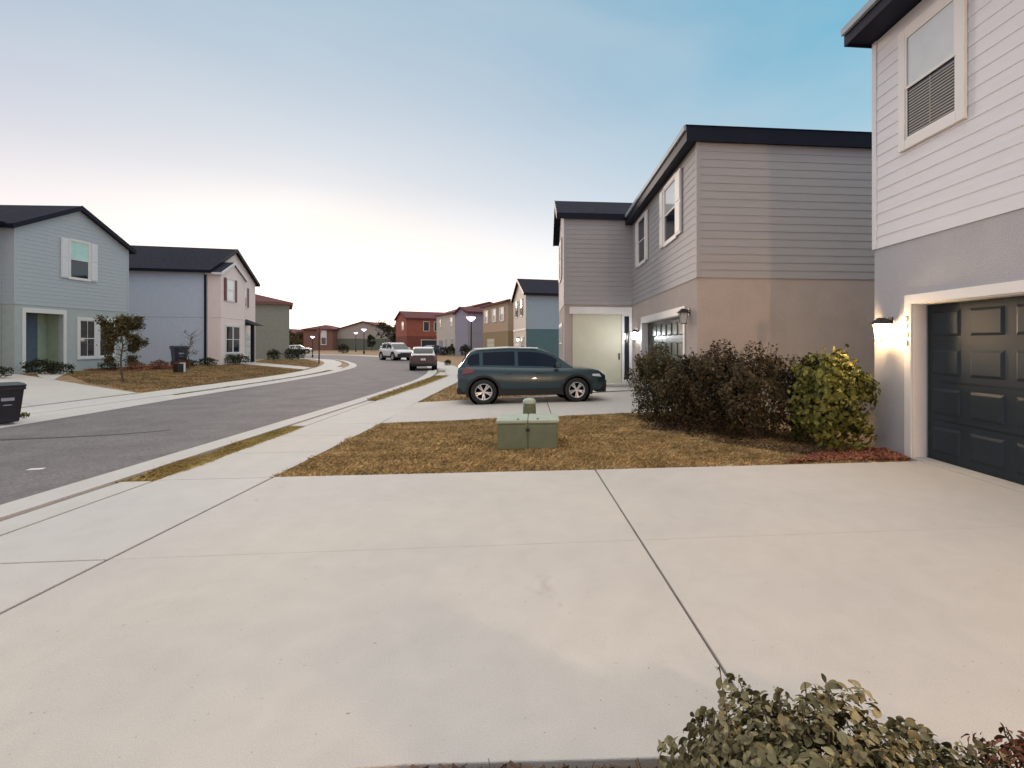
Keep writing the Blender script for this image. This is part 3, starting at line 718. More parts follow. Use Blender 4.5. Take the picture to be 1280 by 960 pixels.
b=MB(); b.box(-.01,7.51,-.1,-.062,2.82,2.98); b.build('belt_band',M_trim,hD)

def simple_house(name,near,far,depth,label,lo,up,rf,gab=None,zt=6.1,wins=(),gar=None,side_w=(),left=False,pitch=.42,zb=3.0,fmt=None,fa=None):
    near=np.array(near,float); far=np.array(far,float); W=float(np.linalg.norm(far-near)); d=math.atan2(*(far-near)[::-1])
    if not left: o=far; rz=d-math.pi
    else: o=near; rz=d
    h=house(name,(o[0],o[1],float(hgt(*o))),rz,label)
    block(h,0,W,0,depth,lo,up,zb,zt,gable=('y',pitch) if gab=='y' else (('x',pitch) if gab=='x' else None))
    if gab: roof_gable(h,0,W,0,depth,zt,pitch,.3,.3,gab,t=.18,m=rf,fm=fa or rf)
    else: roof_hip(h,0,W,0,depth,zt,pitch,.35,.35,t=.2,m=rf,fm=fa or rf)
    for w in wins:
        sh=w[4] if len(w)>4 else None
        window(h,*w[:4],-.025,upper=M_glassb,shut=sh,shm=fmt)
    if gar: garage(h,gar[0],gar[1],2.2,y=-.03,m=gar[2],cols=4)
    for (y0,y1,z0,z1) in side_w:      # windows in the side facing the camera
        e=MB(); x=W if not left else 0; s=1 if not left else -1
        a,b=sorted((x+s*.035,x+s*.06)); e.box(a,b,y0-.1,y1+.1,z0-.1,z1+.1); w_=e.build('window',M_trim,h)
        e=MB(); a,b=sorted((x+s*.061,x+s*.068)); e.box(a,b,y0,y1,z0,z1); e.build('pane',M_glass,w_)
    return h,W
M_tan=mat('tan siding',(.50,.35,.24),rough=.8,var=.08); M_tan2=mat('ochre stucco',(.34,.24,.13),rough=.9,var=.1)
M_wht=mat('off white siding',(.60,.55,.48),rough=.8,var=.06); M_lvg=mat('lavender grey siding',(.33,.31,.38),rough=.8,var=.06)
M_red=mat('brick red siding',(.32,.095,.065),rough=.85,var=.12); M_redd=mat('dark red stucco',(.20,.06,.045),rough=.9,var=.12)
M_brn=mat('brown siding',(.22,.11,.085),rough=.85,var=.12); M_grg=mat('greenish grey stucco',(.14,.155,.125),rough=.9,var=.1)
M_gwh=mat('grey beige siding',(.40,.35,.31),rough=.85,var=.06)
simple_house('sided_house',(-3.4,55.4),(-7.07,64.9),10,'tan house with three bright upper windows behind the tall street lamp',M_tan2,M_tan,M_shinr,gab='x',zt=6.2,wins=[(1.2,2.2,4.2,5.6,.3),(4.6,5.6,4.2,5.6,.3),(7.6,8.6,4.2,5.6,.3)],gar=(2,5,M_cream),pitch=.2,fmt=M_trim)
simple_house('sided_house',(-11.58,74.4),(-16.86,85.9),9,'off white fronted house with lavender grey side and maroon roof',M_wht,M_wht,M_shinr,gab='x',zt=6.2,wins=[(2,3,4.3,5.5),(8.4,9.8,4.3,5.5),(8.6,10.2,.9,2.4),(5.4,6.2,.2,2.4)],gar=(1.5,4,M_lvg),pitch=.32)
simple_house('sided_house',(-9.7,70.2),(-12.0,74.2),9,'narrow lavender grey house wall between the pale and the tan houses',M_lvg,M_lvg,M_shinr,gab='y',zt=5.9,pitch=.3)
simple_house('sided_house',(-23.6,93.6),(-27.6,101.5),9,'brick red house at the bend of the street',M_redd,M_red,M_shinr,gab='y',zt=6.2,wins=[(5.2,6.8,4.2,5.6)],side_w=[(3.0,3.9,4.0,5.6),(4.9,5.8,4.0,5.6),(2.6,5.8,.2,2.3)],pitch=.3,gar=(1,4,M_redd))
# far row facing the camera
def far_house(x0,y0,W,label,lo,up,gab,zt,pitch,wins=(),rz=0.,zb=3.1,arch=None,depth=10):
    h=house('far_house',(x0,y0,0),rz,label,group='houses across the end of the street')
    block(h,0,W,0,depth,lo,up,zb,zt,gable=(gab,pitch) if gab else None)
    if gab: roof_gable(h,0,W,0,depth,zt,pitch,.4,.4,gab,t=.22,m=M_shinr,fm=M_shinr)
    else: roof_hip(h,0,W,0,depth,zt,pitch,.4,.4,t=.25,m=M_shinr,fm=M_shinr)
    for w in wins: window(h,*w[:4],-.03,fr=.16)
    return h
far_house(-53.5,140.5,14.2,'long grey beige far house with greenish lower storey and broad gable',M_grg,M_gwh,'y',5.3,.30,zb=3.0,rz=R(-5))
far_house(-60.8,138.5,7.4,'brown far house with one tall white framed window',M_brn,M_brn,None,5.2,.3,wins=[(4.6,5.8,1.5,5.0)],zb=2.6,rz=R(-5))
far_house(-65.5,143,9,'reddish brown far house just right of the slim dark post',M_brn,M_redd,None,4.6,.3,zb=2.6,rz=R(-5))
far_house(-72.0,141,8.6,'reddish far house with low gable next to the olive sided house',M_brn,M_redd,'y',4.2,.3,zb=2.6,wins=[(1,2,3,4.2),(6,7,3,4.2)],rz=R(-5))

# ---- left houses
M_sidL=mat('pale blue grey siding',(.44,.475,.51),rough=.7,var=.04,stretch=(1,1,8)); M_stL=mat('pale sage stucco',(.42,.46,.45),rough=.9,var=.06,fine=.08,bump=.5)
M_drk=mat('slate blue entry wall',(.10,.13,.18),rough=.6)
zL=.36
dL=R(2.2)
hL=house('gabled_house',(-22.3,24.0,zL),R(90)-dL+R(0),'pale blue grey gabled house with dark recessed porch on the left')
W=5.75; ZG=2.95
block(hL,0,W,0,6,M_stL,M_sidL,ZG,6.3,ops=[(.45,2.15,-.3,2.62)],gable=('y',.50))
roof_gable(hL,0,W,0,10,6.3,.50,.28,.22,'y',t=.16)
p=MB(); p.box(.45-.14,.45,-.03,0,0,2.62+.2); p.box(2.15,2.29,-.03,0,0,2.82); p.box(.45,2.15,-.03,0,2.62,2.82); p.build('porch_trim',M_trim,hL)
p=MB(); p.box(.45,1.75,.75,.95,-.1,2.62); p.build('entry_door',M_drk,hL)
p=MB(); p.box(.25,.45,.2,.95,-.1,2.62); p.box(2.15,2.35,.2,.95,-.1,2.62); p.box(1.75,2.15,.75,.95,-.1,2.62); p.box(.25,2.35,.2,.95,2.64,2.74); p.build('porch_wall',mat('pale green wall',(.33,.40,.30),rough=.8),hL)
window(hL,2.95,3.75,.62,2.4,0,upper=M_glass,lower=M_glass,fr=.13,muntin=True); window(hL,4.02,4.82,.62,2.4,0,upper=M_glass,lower=M_glass,fr=.13,muntin=True)
window(hL,2.45,3.4,4.4,6.15,-.02,upper=mat('glass with pale green sky reflection',(.42,.66,.60),rough=.1,spec=.8),lower=M_glass,shut=.36,fr=.09,shm=M_lav)  # upper pane: reflected sky put into the glass colour
# main body to the left of the gable, set back
block(hL,-7.5,-.02,.5,11,M_stL,M_sidL,ZG,6.3,ops=[(-6.6,-1.5,-.3,2.3)],sides=(1,0))
garage(hL,-6.6,-1.5,2.3,y=.62,m=M_cream,cols=8)
roof_gable(hL,-7.5,W,.5,11,6.3,.32,.3,.3,'x',t=.2)
v=MB(); v.cyl((1.2,7.2,7.6),(1.2,7.2,8.6),.05,.05,10); v.build('vent_pipe',M_black,hL)
# L2
M_sidM=mat('light blue siding',(.50,.56,.67),rough=.7,var=.04); M_pnk=mat('white siding tinted by pink glow',(.86,.71,.67),rough=.7,var=.03)  # M_pnk: pink glow on the front put into the siding colour
M_mar=mat('maroon shutter',(.17,.06,.06),rough=.6)
nr=np.array((-21.7,35.7)); fr_=np.array((-22.8,43.4)); W=float(np.linalg.norm(fr_-nr)); d2=math.atan2(*(fr_-nr)[::-1])
zM=.26
hM=house('gabled_house',(nr[0],nr[1],zM),d2,'second left house with light blue side wall and pink-lit white gabled front')
block(hM,0,W,.02,12,M_sidM,M_sidM,3.1,6.15,gable=('y',.50),corner=False)
f=MB(); f.prism([(0.,-.2),(W,-.2),(W,6.15),(W/2,6.15+W/4),(0,6.15)],-.05,-.012,'y'); f.build('front_wall',M_pnk,hM)
roof_gable(hM,0,W,0,12,6.15,.50,.3,.3,'y',t=.16,fm=M_navy)
r_=MB(); r_.cyl((.0,-.45,6.0),(.0,-.45,.1),.05); r_.cyl((-.06,-.08,6.0),(-.06,-.08,.1),.05); 
c=MB(); c.box(-.09,-.036,.03,.14,0,6.1); c.build('downpipe',M_navy,hM)
# forward bay
block(hM,.06,3.9,-.75,-.052,M_pnk,M_pnk,3.1,6.0,gable=('y',.46),cm=M_pnk,ops=[])
roof_gable(hM,.06,3.9,-.75,-.04,6.0,.46,.16,.14,'y',t=.13,fm=M_trim)
window(hM,.9,2.0,4.3,5.75,-.77,upper=M_glassb,lower=M_glassb,shut=.32,shm=M_mar,fr=.07)
window(hM,5.0,6.0,4.2,5.6,-.055,upper=M_glassb,lower=M_glass,shut=.32,shm=M_mar,fr=.07)
window(hM,.8,2.9,.75,2.55,-.75,double=True,upper=M_glass,lower=M_glass,fr=.1)
# porch roof and posts, entry, garage
p=MB(); p.prism([(-1.3,2.75),(-.052,3.25),(-.052,2.75)],3.95,6.0,'x'); p.build('porch_roof',M_shin,hM)
p=MB(); p.box(4.2,4.42,-1.2,-1.0,0,2.74); p.build('porch_post',M_navy,hM)
garage(hM,5.2,7.2,2.2,y=-.075,m=M_trim,cols=4,rows=4)
# L3
M_olv=mat('olive grey siding',(.29,.285,.235),rough=.8,var=.08)
h3,W3=simple_house('sided_house',(-27.3,58.8),(-31.0,66.7),9,'olive grey third left house with flat brown eave',M_olv,M_olv,M_shinr,zt=5.9,pitch=.30,left=True,fa=M_brn)

# ------------------------------------------------------------------ vehicles
def interp_st(st,xs):
    st=np.array(st,float); return np.stack([np.interp(xs,st[:,0],st[:,k]) for k in range(st.shape[1])],1)
def smooth_st(st,xs):
    a=interp_st(st,xs); k=np.array([1,2,3,2,1])/9.
    for c in range(1,a.shape[1]):
        p=np.pad(a[:,c],2,mode='edge'); a[:,c]=np.convolve(p,k,'valid')
    return a
def car(name,loc,rz,label,paint,kind='suv',group='vehicles in the street',roofm=None,plate=True,lamp_r=None,glassm=None,pitch=0.):
    e=empty(name,loc,rz,label=label,cat='car',group=group)
    gm=glassm or M_glass
    L=2.3; wr=.365 if kind=='suv' else .335; ax=(1.37,-1.32); arch=.43 if kind=='suv' else .395
    if kind=='suv':
        low=[(-2.02,.50,1.0,.74),(-2.0,.44,1.04,.80),(-1.95,.36,1.08,.86),(-1.85,.32,1.11,.90),(-1.3,.30,1.105,.925),(0,.30,1.06,.93),(.75,.30,1.04,.93),(1.1,.30,1.045,.925),(1.4,.30,1.03,.915),(1.8,.31,1.0,.895),(2.08,.34,.955,.86),(2.2,.38,.90,.81),(2.27,.44,.84,.74),(2.29,.52,.78,.70)]
        gh=[(-2.0,1.05),(-1.88,1.22),(-1.76,1.45),(-1.62,1.575),(-1.3,1.63),(-.6,1.665),(0,1.66),(.35,1.62),(.62,1.52),(.95,1.29),(1.27,1.05)]
        zone=[(-1.74,-1.42),(-1.34,-.42),(-.32,.78)]
    else:
        low=[(-2.29,.45,.80,.68),(-2.25,.36,.95,.78),(-2.1,.28,.99,.84),(-1.6,.26,1.0,.88),(-1.3,.25,.98,.90),(0,.25,.95,.90),(1.0,.25,.94,.895),(1.4,.25,.91,.88),(1.8,.26,.86,.86),(2.1,.30,.78,.80),(2.24,.36,.68,.72),(2.29,.45,.6,.66)]
        gh=[(-1.95,.98),(-1.7,1.12),(-1.3,1.33),(-1.0,1.41),(-.4,1.45),(.1,1.43),(.4,1.35),(.9,1.1),(1.15,.95)]
        zone=[(-1.25,-.42),(-.34,.75)]
    xs=np.linspace(low[0][0],low[-1][0],64); S=smooth_st(low,xs); S[:,0]=xs
    # section of lower body
    sec=[(0,0),(.80,0),(.93,.03),(.975,.14),(1.0,.40),(.995,.62),(.975,.80),(.945,.92),(.89,.985),(.75,1.0),(.4,1.015),(0,1.02)]
    prof=sec+[(-a,b) for a,b in sec[-2:0:-1]]; k=len(prof)
    V=[];F=[]
    for x,zb,zt,w in S:
        for a,b in prof: V.append((x,a*w,zb+b*(zt-zb)))
    n=len(xs)
    for i in range(n-1):
        for j in range(k): jj=(j+1)%k; F.append((i*k+j,i*k+jj,(i+1)*k+jj,(i+1)*k+j))
    F.append(tuple(reversed(range(k)))); F.append(tuple((n-1)*k+j for j in range(k)))
    mb=MB(); mb.v=V; mb.f=F; body=mb.build('body',paint,e)
    cut=MB()
    for x in ax:
        for s in (-1,1): cut.cyl((x,s*.55,wr),(x,s*1.2,wr),arch,arch,40)
    co=cut.build('cut',paint,e); bo=body.modifiers.new('b','BOOLEAN'); bo.object=co; bo.operation='DIFFERENCE'; bo.solver='EXACT'
    bpy.context.view_layer.update(); dg=bpy.context.evaluated_depsgraph_get(); dg.update(); me=bpy.data.meshes.new_from_object(body.evaluated_get(dg)); body.modifiers.clear(); body.data=me
    bpy.data.objects.remove(co)
    me.materials.clear(); me.materials.append(paint)
    for p in me.polygons: p.use_smooth=True
    try: me.set_sharp_from_angle(angle=R(38))
    except Exception: pass
    # greenhouse
    g0,g1=gh[0][0],gh[-1][0]; gx=np.linspace(g0,g1,70); gz=smooth_st([(a,b) for a,b in gh],gx)[:,1]
    belt=np.interp(gx,S[:,0],S[:,2]); wl=np.interp(gx,S[:,0],S[:,3])*.905
    rt=(gz-belt).max(); nj=26
    P=np.zeros((70,nj,3))
    for i in range(70):
        hgtt=max(gz[i]-belt[i]+.03,.002); b0=belt[i]-.03; top=wl[i]-.19*min(1,hgtt/rt)
        pts=[]
        # side from belt to shoulder then across roof
        for t in np.linspace(0,1,9): pts.append((wl[i]+(top-wl[i])*t, b0+(hgtt-.06*min(1,hgtt/.3))*t))
        for t in np.linspace(.2,1,4): ang=t*math.pi/2; pts.append((top-.10*(1-math.cos(ang)), b0+hgtt-.06*min(1,hgtt/.3)+.06*min(1,hgtt/.3)*math.sin(ang)))
        full=pts+[(-a,b) for a,b in reversed(pts)]
        for j,(a,b) in enumerate(full): P[i,j]=(gx[i],a,b)
    body_f=[];glass_f=[]
    ridx=np.argmax(gz)
    for i in range(69):
        xm=(gx[i]+gx[i+1])/2; slope=(gz[i+1]-gz[i])/(gx[i+1]-gx[i])
        for j in range(nj-1):
            q=P[i:i+2,j:j+2].reshape(-1,3).mean(0); 
            jj=j if j<nj/2 else nj-2-j
            zrel=(q[2]-np.interp(xm,gx,belt))
            isglass=False
            if 1<=jj<=6 and any(a<xm<b for a,b in zone) and zrel>.03:
                isglass=True
            if jj>=12 or (jj>=10):
                mid=abs(q[1])<.62*wl[i]+.02
                if slope<-.42 and q[2]>belt[i]+.02 and abs(q[1])<wl[i]-.12: isglass=True
                if slope>.62 and q[2]>belt[i]+.10 and abs(q[1])<wl[i]-.14: isglass=True
            fidx=(i*nj+j,i*nj+j+1,(i+1)*nj+j+1,(i+1)*nj+j)
            (glass_f if isglass else body_f).append(fidx)
    for nm,fs,mm in (('cabin_roof',body_f,roofm or paint),('window_glass',glass_f,gm)):
        used=sorted({v for f in fs for v in f}); mp={v:i for i,v in enumerate(used)}
        mb=MB(); mb.v=[tuple(P.reshape(-1,3)[v]) for v in used]; mb.f=[tuple(mp[v] for v in f) for f in fs]; mb.build(nm,mm,e,smooth=True)
    # pillars blackout between side windows
    # cladding: arches + sills
    pl=M_rub
    for x in ax:
        for s in (-1,1):
            m_=MB(); wloc=float(np.interp(x,S[:,0],S[:,3])); nA=20
            for i in range(nA+1):
                t=-.32+(math.pi+.64)*i/nA
                for rr,yy in ((arch-.012,.80),(arch-.012,wloc+.012),(arch+.055,wloc+.008),(arch+.06,wloc-.06)):
                    m_.v.append((x+rr*math.cos(t),s*yy,max(wr+rr*math.sin(t),.22)))
            for i in range(nA):
                for q in range(3): m_.f.append((i*4+q,i*4+q+1,(i+1)*4+q+1,(i+1)*4+q))
            m_.build('wheel_arch',pl,e)
            lin=MB(); lin.lathe([(.02,s*.56),(arch-.008,s*.56),(arch-.008,s*(wloc-.004))],24,'y',(x,0,wr)); lin.build('arch_liner',M_dark,e)
    for s in (-1,1):
        m_=MB(); a,b=sorted((s*.80,s*.935)); m_.box(ax[1]+arch+.02,ax[0]-arch-.02,a,b,.245,.42); m_.build('sill_cladding',pl,e,bevel=.015)
    ro=.27 if kind=='suv' else 0.
    m_=MB(); m_.box(-2.315+ro,-2.05+ro,-.80,.80,.30,.50); m_.box(-2.33+ro,-2.2+ro,-.7,.7,.36,.44); m_.build('rear_bumper',pl,e,bevel=.03)
    m_=MB(); m_.box(2.02,2.315,-.74,.74,.27,.42); m_.build('front_bumper',pl,e,bevel=.03)
    m_=MB(); m_.box(2.22,2.315,-.55,.55,.46,.72); m_.box(1.98,2.31,-.78,.78,.40,.64)
    for q in range(5): m_.box(2.31,2.322,-.52,.52,.48+q*.05,.50+q*.05)
    m_.build('grille',M_black,e,bevel=.008)
    HL=mat('headlamp',(.75,.77,.8),rough=.1,spec=.9,coat=1); TL=lamp_r or mat('tail lamp red',(.12,.006,.008),rough=.2,coat=1)
    zf=float(np.interp(2.1,S[:,0],S[:,2])); 
    for s in (-1,1):
        m_=MB(); n0=0; y1_=s*.46; y2_=s*.875
        m_.v+=[(2.305,y1_,zf-.20),(2.14,y2_*.97,zf-.19),(2.295,y1_,zf-.11),(2.06,y2_,zf-.09),(2.1,y1_,zf-.20),(1.84,y2_*1.04,zf-.15),(2.1,y1_,zf-.11),(1.84,y2_*1.035,zf-.09)]
        for q in ((0,1,3,2),(0,2,6,4),(1,5,7,3),(2,3,7,6),(0,4,5,1),(4,6,7,5)): m_.f.append(q)
        m_.build('headlight',HL,e,bevel=.01)
        m_=MB(); zt_=float(np.interp(-2.15+ro,S[:,0],S[:,2]))
        y1_,y2_=s*.50,s*.865
        m_.v+=[(-2.30+ro,y1_,zt_-.17),(-2.19+ro,y2_*1.03,zt_-.22),(-2.27+ro,y1_,zt_-.04),(-2.10+ro,y2_*1.03,zt_+.0),(-2.1+ro,y1_,zt_-.17),(-1.86+ro,s*.925,zt_-.16),(-2.1+ro,y1_,zt_-.05),(-1.86+ro,s*.915,zt_-.06)]
        for q in ((0,1,3,2),(0,2,6,4),(1,5,7,3),(2,3,7,6),(0,4,5,1),(4,6,7,5)): m_.f.append(q)
        m_.build('taillight',TL,e,bevel=.01)
        # mirror
        m_=MB(); a,b=sorted((s*.90,s*1.06)); zb_=1.06 if kind=='suv' else .98; m_.box(.72,.86,a,b,zb_,zb_+.13); a,b=sorted((s*.86,s*.95)); m_.box(.74,.80,a,b,zb_-.02,zb_+.03); m_.build('wing_mirror',paint,e,bevel=.03)
        # door handles, seams
        for x in (-.62,.28):
            m_=MB(); a,b=sorted((s*.915,s*.955)); zz=.90 if kind=='suv' else .82; m_.box(x-.1,x+.1,a,b,zz,zz+.03); m_.build('door_handle',paint,e,bevel=.008)
    sm=MB()
    for s in (-1,1):
        for x in (-.86,.02-.38,.86):
            x=x+.02; pz=[.42,.6,.75,.9]
            for q in range(len(pz)-1):
                def yy(z):
                    zb=np.interp(x,S[:,0],S[:,1]); zt=np.interp(x,S[:,0],S[:,2]); w=np.interp(x,S[:,0],S[:,3]); t=(z-zb)/(zt-zb)
                    return s*(w*np.interp(t,[c[1] for c in sec[1:]],[c[0] for c in sec[1:]])+.0015)
                sm.poly([(x-.004,yy(pz[q]),pz[q]),(x+.004,yy(pz[q]),pz[q]),(x+.004,yy(pz[q+1]),pz[q+1]),(x-.004,yy(pz[q+1]),pz[q+1])])
    sm.build('door_seam',M_black,e)
    if kind=='suv':
        m_=MB()
        for s in (-1,1):
            zr=1.665
            m_.cyl((-1.55,s*.66,1.60),(-.6,s*.675,1.655),.022,.022,8); m_.cyl((-.6,s*.675,1.655),(.25,s*.67,1.63),.022,.022,8)
        m_.build('roof_rail',mat('satin silver',(.7,.7,.72),rough=.35,metal=.3),e)
    if plate:
        m_=MB(); m_.box(-2.315+ro,-2.29+ro,-.16,.16,.72,.86); m_.build('number_plate',M_trim,e)
    rim=mat('alloy rim',(.62,.62,.64),rough=.3,metal=.5)
    for x in ax:
        for s in (-1,1):
            w_=empty('wheel',(x,s*.82,wr)); w_.parent=e
            t_=MB(); t_.lathe([(.23,-.10),(.30,-.115),(wr-.02,-.105),(wr,-.07),(wr,.07),(wr-.02,.105),(.30,.115),(.23,.10)],36,'y'); t_.build('tyre',M_rub,w_,smooth=True)
            q=MB(); q.lathe([(.245,s*.10),(.235,s*.105),(.22,s*.09),(.215,-s*.05)],36,'y')
            for i in range(10):
                a=2*math.pi*i/10+(.16 if i%2 else -.16); ca,sa=math.cos(a),math.sin(a)
                def pt(r,o,y): return (r*ca-o*sa,y,r*sa+o*ca)
                n0=len(q.v); q.v+=[pt(.04,-.016,s*.075),pt(.04,.016,s*.075),pt(.232,.02,s*.098),pt(.232,-.02,s*.098),pt(.04,-.016,s*.04),pt(.04,.016,s*.04),pt(.232,.02,s*.06),pt(.232,-.02,s*.06)]
                for f in ((0,1,2,3),(0,4,5,1),(1,5,6,2),(3,2,6,7),(0,3,7,4)): q.f.append(tuple(n0+u for u in f))
            q.cyl((0,s*.03,0),(0,s*.09,0),.055,.045,16); q.build('rim',rim,w_)
            d=MB(); d.cyl((0,s*.0,0),(0,s*.012,0),.22,.22,24); d.build('brake_disc',M_dark,w_)
    return e
M_pnt=mat('slate blue car paint',(.022,.050,.066),rough=.3,var=.02,metal=.25,coat=.4)
M_pmr=mat('dark maroon car paint',(.07,.02,.024),rough=.25,var=.02,coat=1)
M_pwh=mat('white car paint',(.72,.70,.70),rough=.3,var=.02,coat=.6)
M_gsuv=mat('tinted car glass',(.003,.005,.018),rough=.03,spec=.3)
th=R(9)
cc=np.array([(-1.43+1.01)/2-.05,(13.49+14.39)/2+.0])+.83*np.array([-math.sin(th),math.cos(th)])
car('parked_suv',(cc[0],cc[1],0),th,'slate blue SUV with silver rims parked across the second driveway',M_pnt,glassm=M_gsuv).scale=(.94,.94,.91)
car('parked_car',(-7.35,33.4,-.01),R(101),'dark maroon car with sky-lit roof seen from behind at the right curb',M_pmr,kind='suv',roofm=M_pwh).scale=(.86,.86,.86)  # white roof colour stands in for sky reflected off dark paint
car('parked_car',(-14.4,53.0,-.01),R(-52),'white car parked at the right curb beyond the maroon car',M_pwh,kind='suv').scale=(1.05,1.05,1.05)
car('parked_car',(-41.5,92.5,0),R(20),'far white car partly hidden behind dark bushes on the left',M_pwh,kind='sedan')
car('parked_car',(-15.6,78,0),R(60),'dark blue car beside the pale far house',mat('navy paint',(.02,.03,.09),rough=.3,coat=1),kind='sedan')

# ------------------------------------------------------------------ street furniture
# cable pedestal box
M_box=mat('pale green box paint',(.13,.155,.095),rough=.55,var=.14,scale=6,bump=.2,bscale=30)
M_boxl=mat('paler green lid',(.34,.39,.31),rough=.5,var=.1,scale=6)  # lid colour lighter than the cabinet
ub=empty('utility_box',(-.185,7.86,-.03),R(0),label='low pale green two door utility box on the dry lawn',cat='utility box')
b=MB(); b.box(-.455,.455,.0,.66,.0,.42); b.build('cabinet',M_box,ub,bevel=.012)
for s in (-1,1):
    b=MB(); a,c=sorted((s*.006,s*.45)); b.box(a,c,-.018,-.001,.03,.40); b.build('door_panel',M_box,ub,bevel=.008)
    b=MB(); a,c=sorted((s*.004,s*.48)); b.box(a,c,-.03,.69,.421,.475); b.build('lid',M_boxl,ub,bevel=.015)
b=MB(); b.box(-.03,.03,-.035,-.019,.30,.345); b.cyl((0,-.05,.32),(0,-.03,.32),.012); b.build('latch',M_black,ub)
for s in (-1,1):
    b=MB(); b.cyl((s*.15,.05,.47),(s*.15,.05,.485),.02); b.build('bolt',M_black,ub)
ps=empty('utility_pedestal',(-.19,9.35,-.03),0,label='small rounded pedestal standing behind the green utility box',cat='utility pedestal')
b=MB(); b.lathe([(.0,0),(.125,0),(.115,.5),(.105,.56)],20); b.build('post',M_box,ps,smooth=False)
b=MB(); b.lathe([(.0,.655),(.05,.65),(.095,.63),(.118,.59),(.12,.555)],20); b.build('cap',M_boxl,ps,smooth=True)
# left meter box
mbx=empty('utility_box',(-18.2,27.7,float(hgt(-18.2,27.7))),R(80),label='tiny dark and white utility box on the lawn by the blue sided house',cat='utility box')
b=MB(); b.box(-.18,.18,-.12,.12,-.02,.42); b.build('cabinet',M_black,mbx,bevel=.01)
b=MB(); b.box(.185,.30,-.12,.12,-.02,.46); b.build('side_panel',M_trim,mbx,bevel=.01)
# bins
def bin_(loc,rz,label,m,s=1.):
    e=empty('wheelie_bin',loc,rz,label=label,cat='trash bin',group='wheeled trash bins'); e.scale=(s,s,s)
    b=MB(); n=0
    b.v+=[(-.24,-.27,.05),(.24,-.27,.05),(.24,.27,.05),(-.24,.27,.05),(-.31,-.37,.98),(.31,-.37,.98),(.31,.36,.98),(-.31,.36,.98)]
    for q in ((0,3,2,1),(4,5,6,7),(0,1,5,4),(1,2,6,5),(2,3,7,6),(3,0,4,7)): b.f.append(q)
    b.build('bin_body',m,e,bevel=.03)
    b=MB(); b.box(-.325,.325,-.385,-.36,.90,.985); b.box(-.325,.325,.35,.38,.90,.985); b.box(-.33,-.31,-.36,.35,.9,.985); b.box(.31,.33,-.36,.35,.9,.985); b.build('rim',m,e)
    b=MB(); b.prism([(-.40,.99),(.40,.99),(.38,1.05),(.1,1.09),(-.25,1.07),(-.40,1.03)],-.335,.335,'x'); b.build('lid',m,e,bevel=.012)
    b=MB(); b.cyl((-.26,.43,.96),(.26,.43,.96),.018); b.box(-.27,-.24,.36,.44,.94,.98); b.box(.24,.27,.36,.44,.94,.98); b.build('handle',m,e)
    for sx in (-1,1): 
        b=MB(); b.cyl((sx*.22,.30,.12),(sx*.27,.30,.12),.12,.12,16); b.build('wheel',M_rub,e)
    b=MB(); b.box(-.12,.12,-.345,-.33,.62,.70); b.box(-.08,.08,-.327,-.312,.5,.52); b.build('sticker',mat('pale sticker',(.35,.36,.42)),e)
    return e
M_bin=mat('black bin plastic',(.018,.017,.026),rough=.45,var=.15); M_binb=mat('dark blue bin plastic',(.02,.03,.06),rough=.45,var=.15)
bin_((-10.72,11.3,0),R(60),'black wheeled trash bin at the left edge on the road side',M_bin,.76)
bin_((-21.9,33.4,float(hgt(-21.9,33.4))),R(50),'dark blue bin standing against the light blue side wall',M_binb,1.1)
bin_((-13.5,72.5,0),R(20),'dark blue bin in front of the pale far house',M_binb,1.1)
# weed tuft by the near bin
bush('weed_tuft',(-10.95,12.0),.08,.08,.15,30,.05,M_leafY,'small green weed by the left curb next to the black bin','weed',seed=44,twig=5)
# street lamps
M_glow=emis('street lamp glow',(.86,.62,1.0),5)
lp=empty('street_lamp',(-4.82,36.6,0),0,label='tallest lit street lamp standing right of the road above the SUV',cat='street lamp',group='lit post lamps along the street')
b=MB(); b.lathe([(0,0),(.14,0),(.12,.35),(.06,.5),(.048,3.2),(0,3.2)],14); b.build('pole',M_black,lp,smooth=False)
b=MB(); b.lathe([(.06,3.2),(.12,3.24),(.30,3.42),(.33,3.5),(.0,3.5)],18); b.build('lamp_globe',M_glow,lp,smooth=True)
b=MB(); b.lathe([(.0,3.66),(.10,3.64),(.26,3.58),(.36,3.505),(.36,3.49),(0,3.49)],18); b.build('lamp_cap',M_black,lp,smooth=True)
for x,y,s,lab in [(-28.4,86.0,1.15,'lit street lamp before the broad gable of the far house'),(-38.3,111,1.15,'smaller lit street lamp just left of the one at the far gable'),(-27.4,64.8,.72,'low lit post lamp on the left lawn near the third left house')]:
    c=copy_tree(lp); c.location=(x,y,0); c.scale=(s,s,s); c['label']=lab
sp=empty('sign_post',(-18.9,45.96,0),R(-40),label='slim dark post on the left lawn corner without visible sign face',cat='post')
b=MB(); b.cyl((0,0,0),(0,0,3.0),.055,.045,10); b.build('pole',M_black,sp); b=MB(); b.box(-.03,.03,-.16,.16,2.55,3.0); b.build('sign_panel',M_brn,sp)

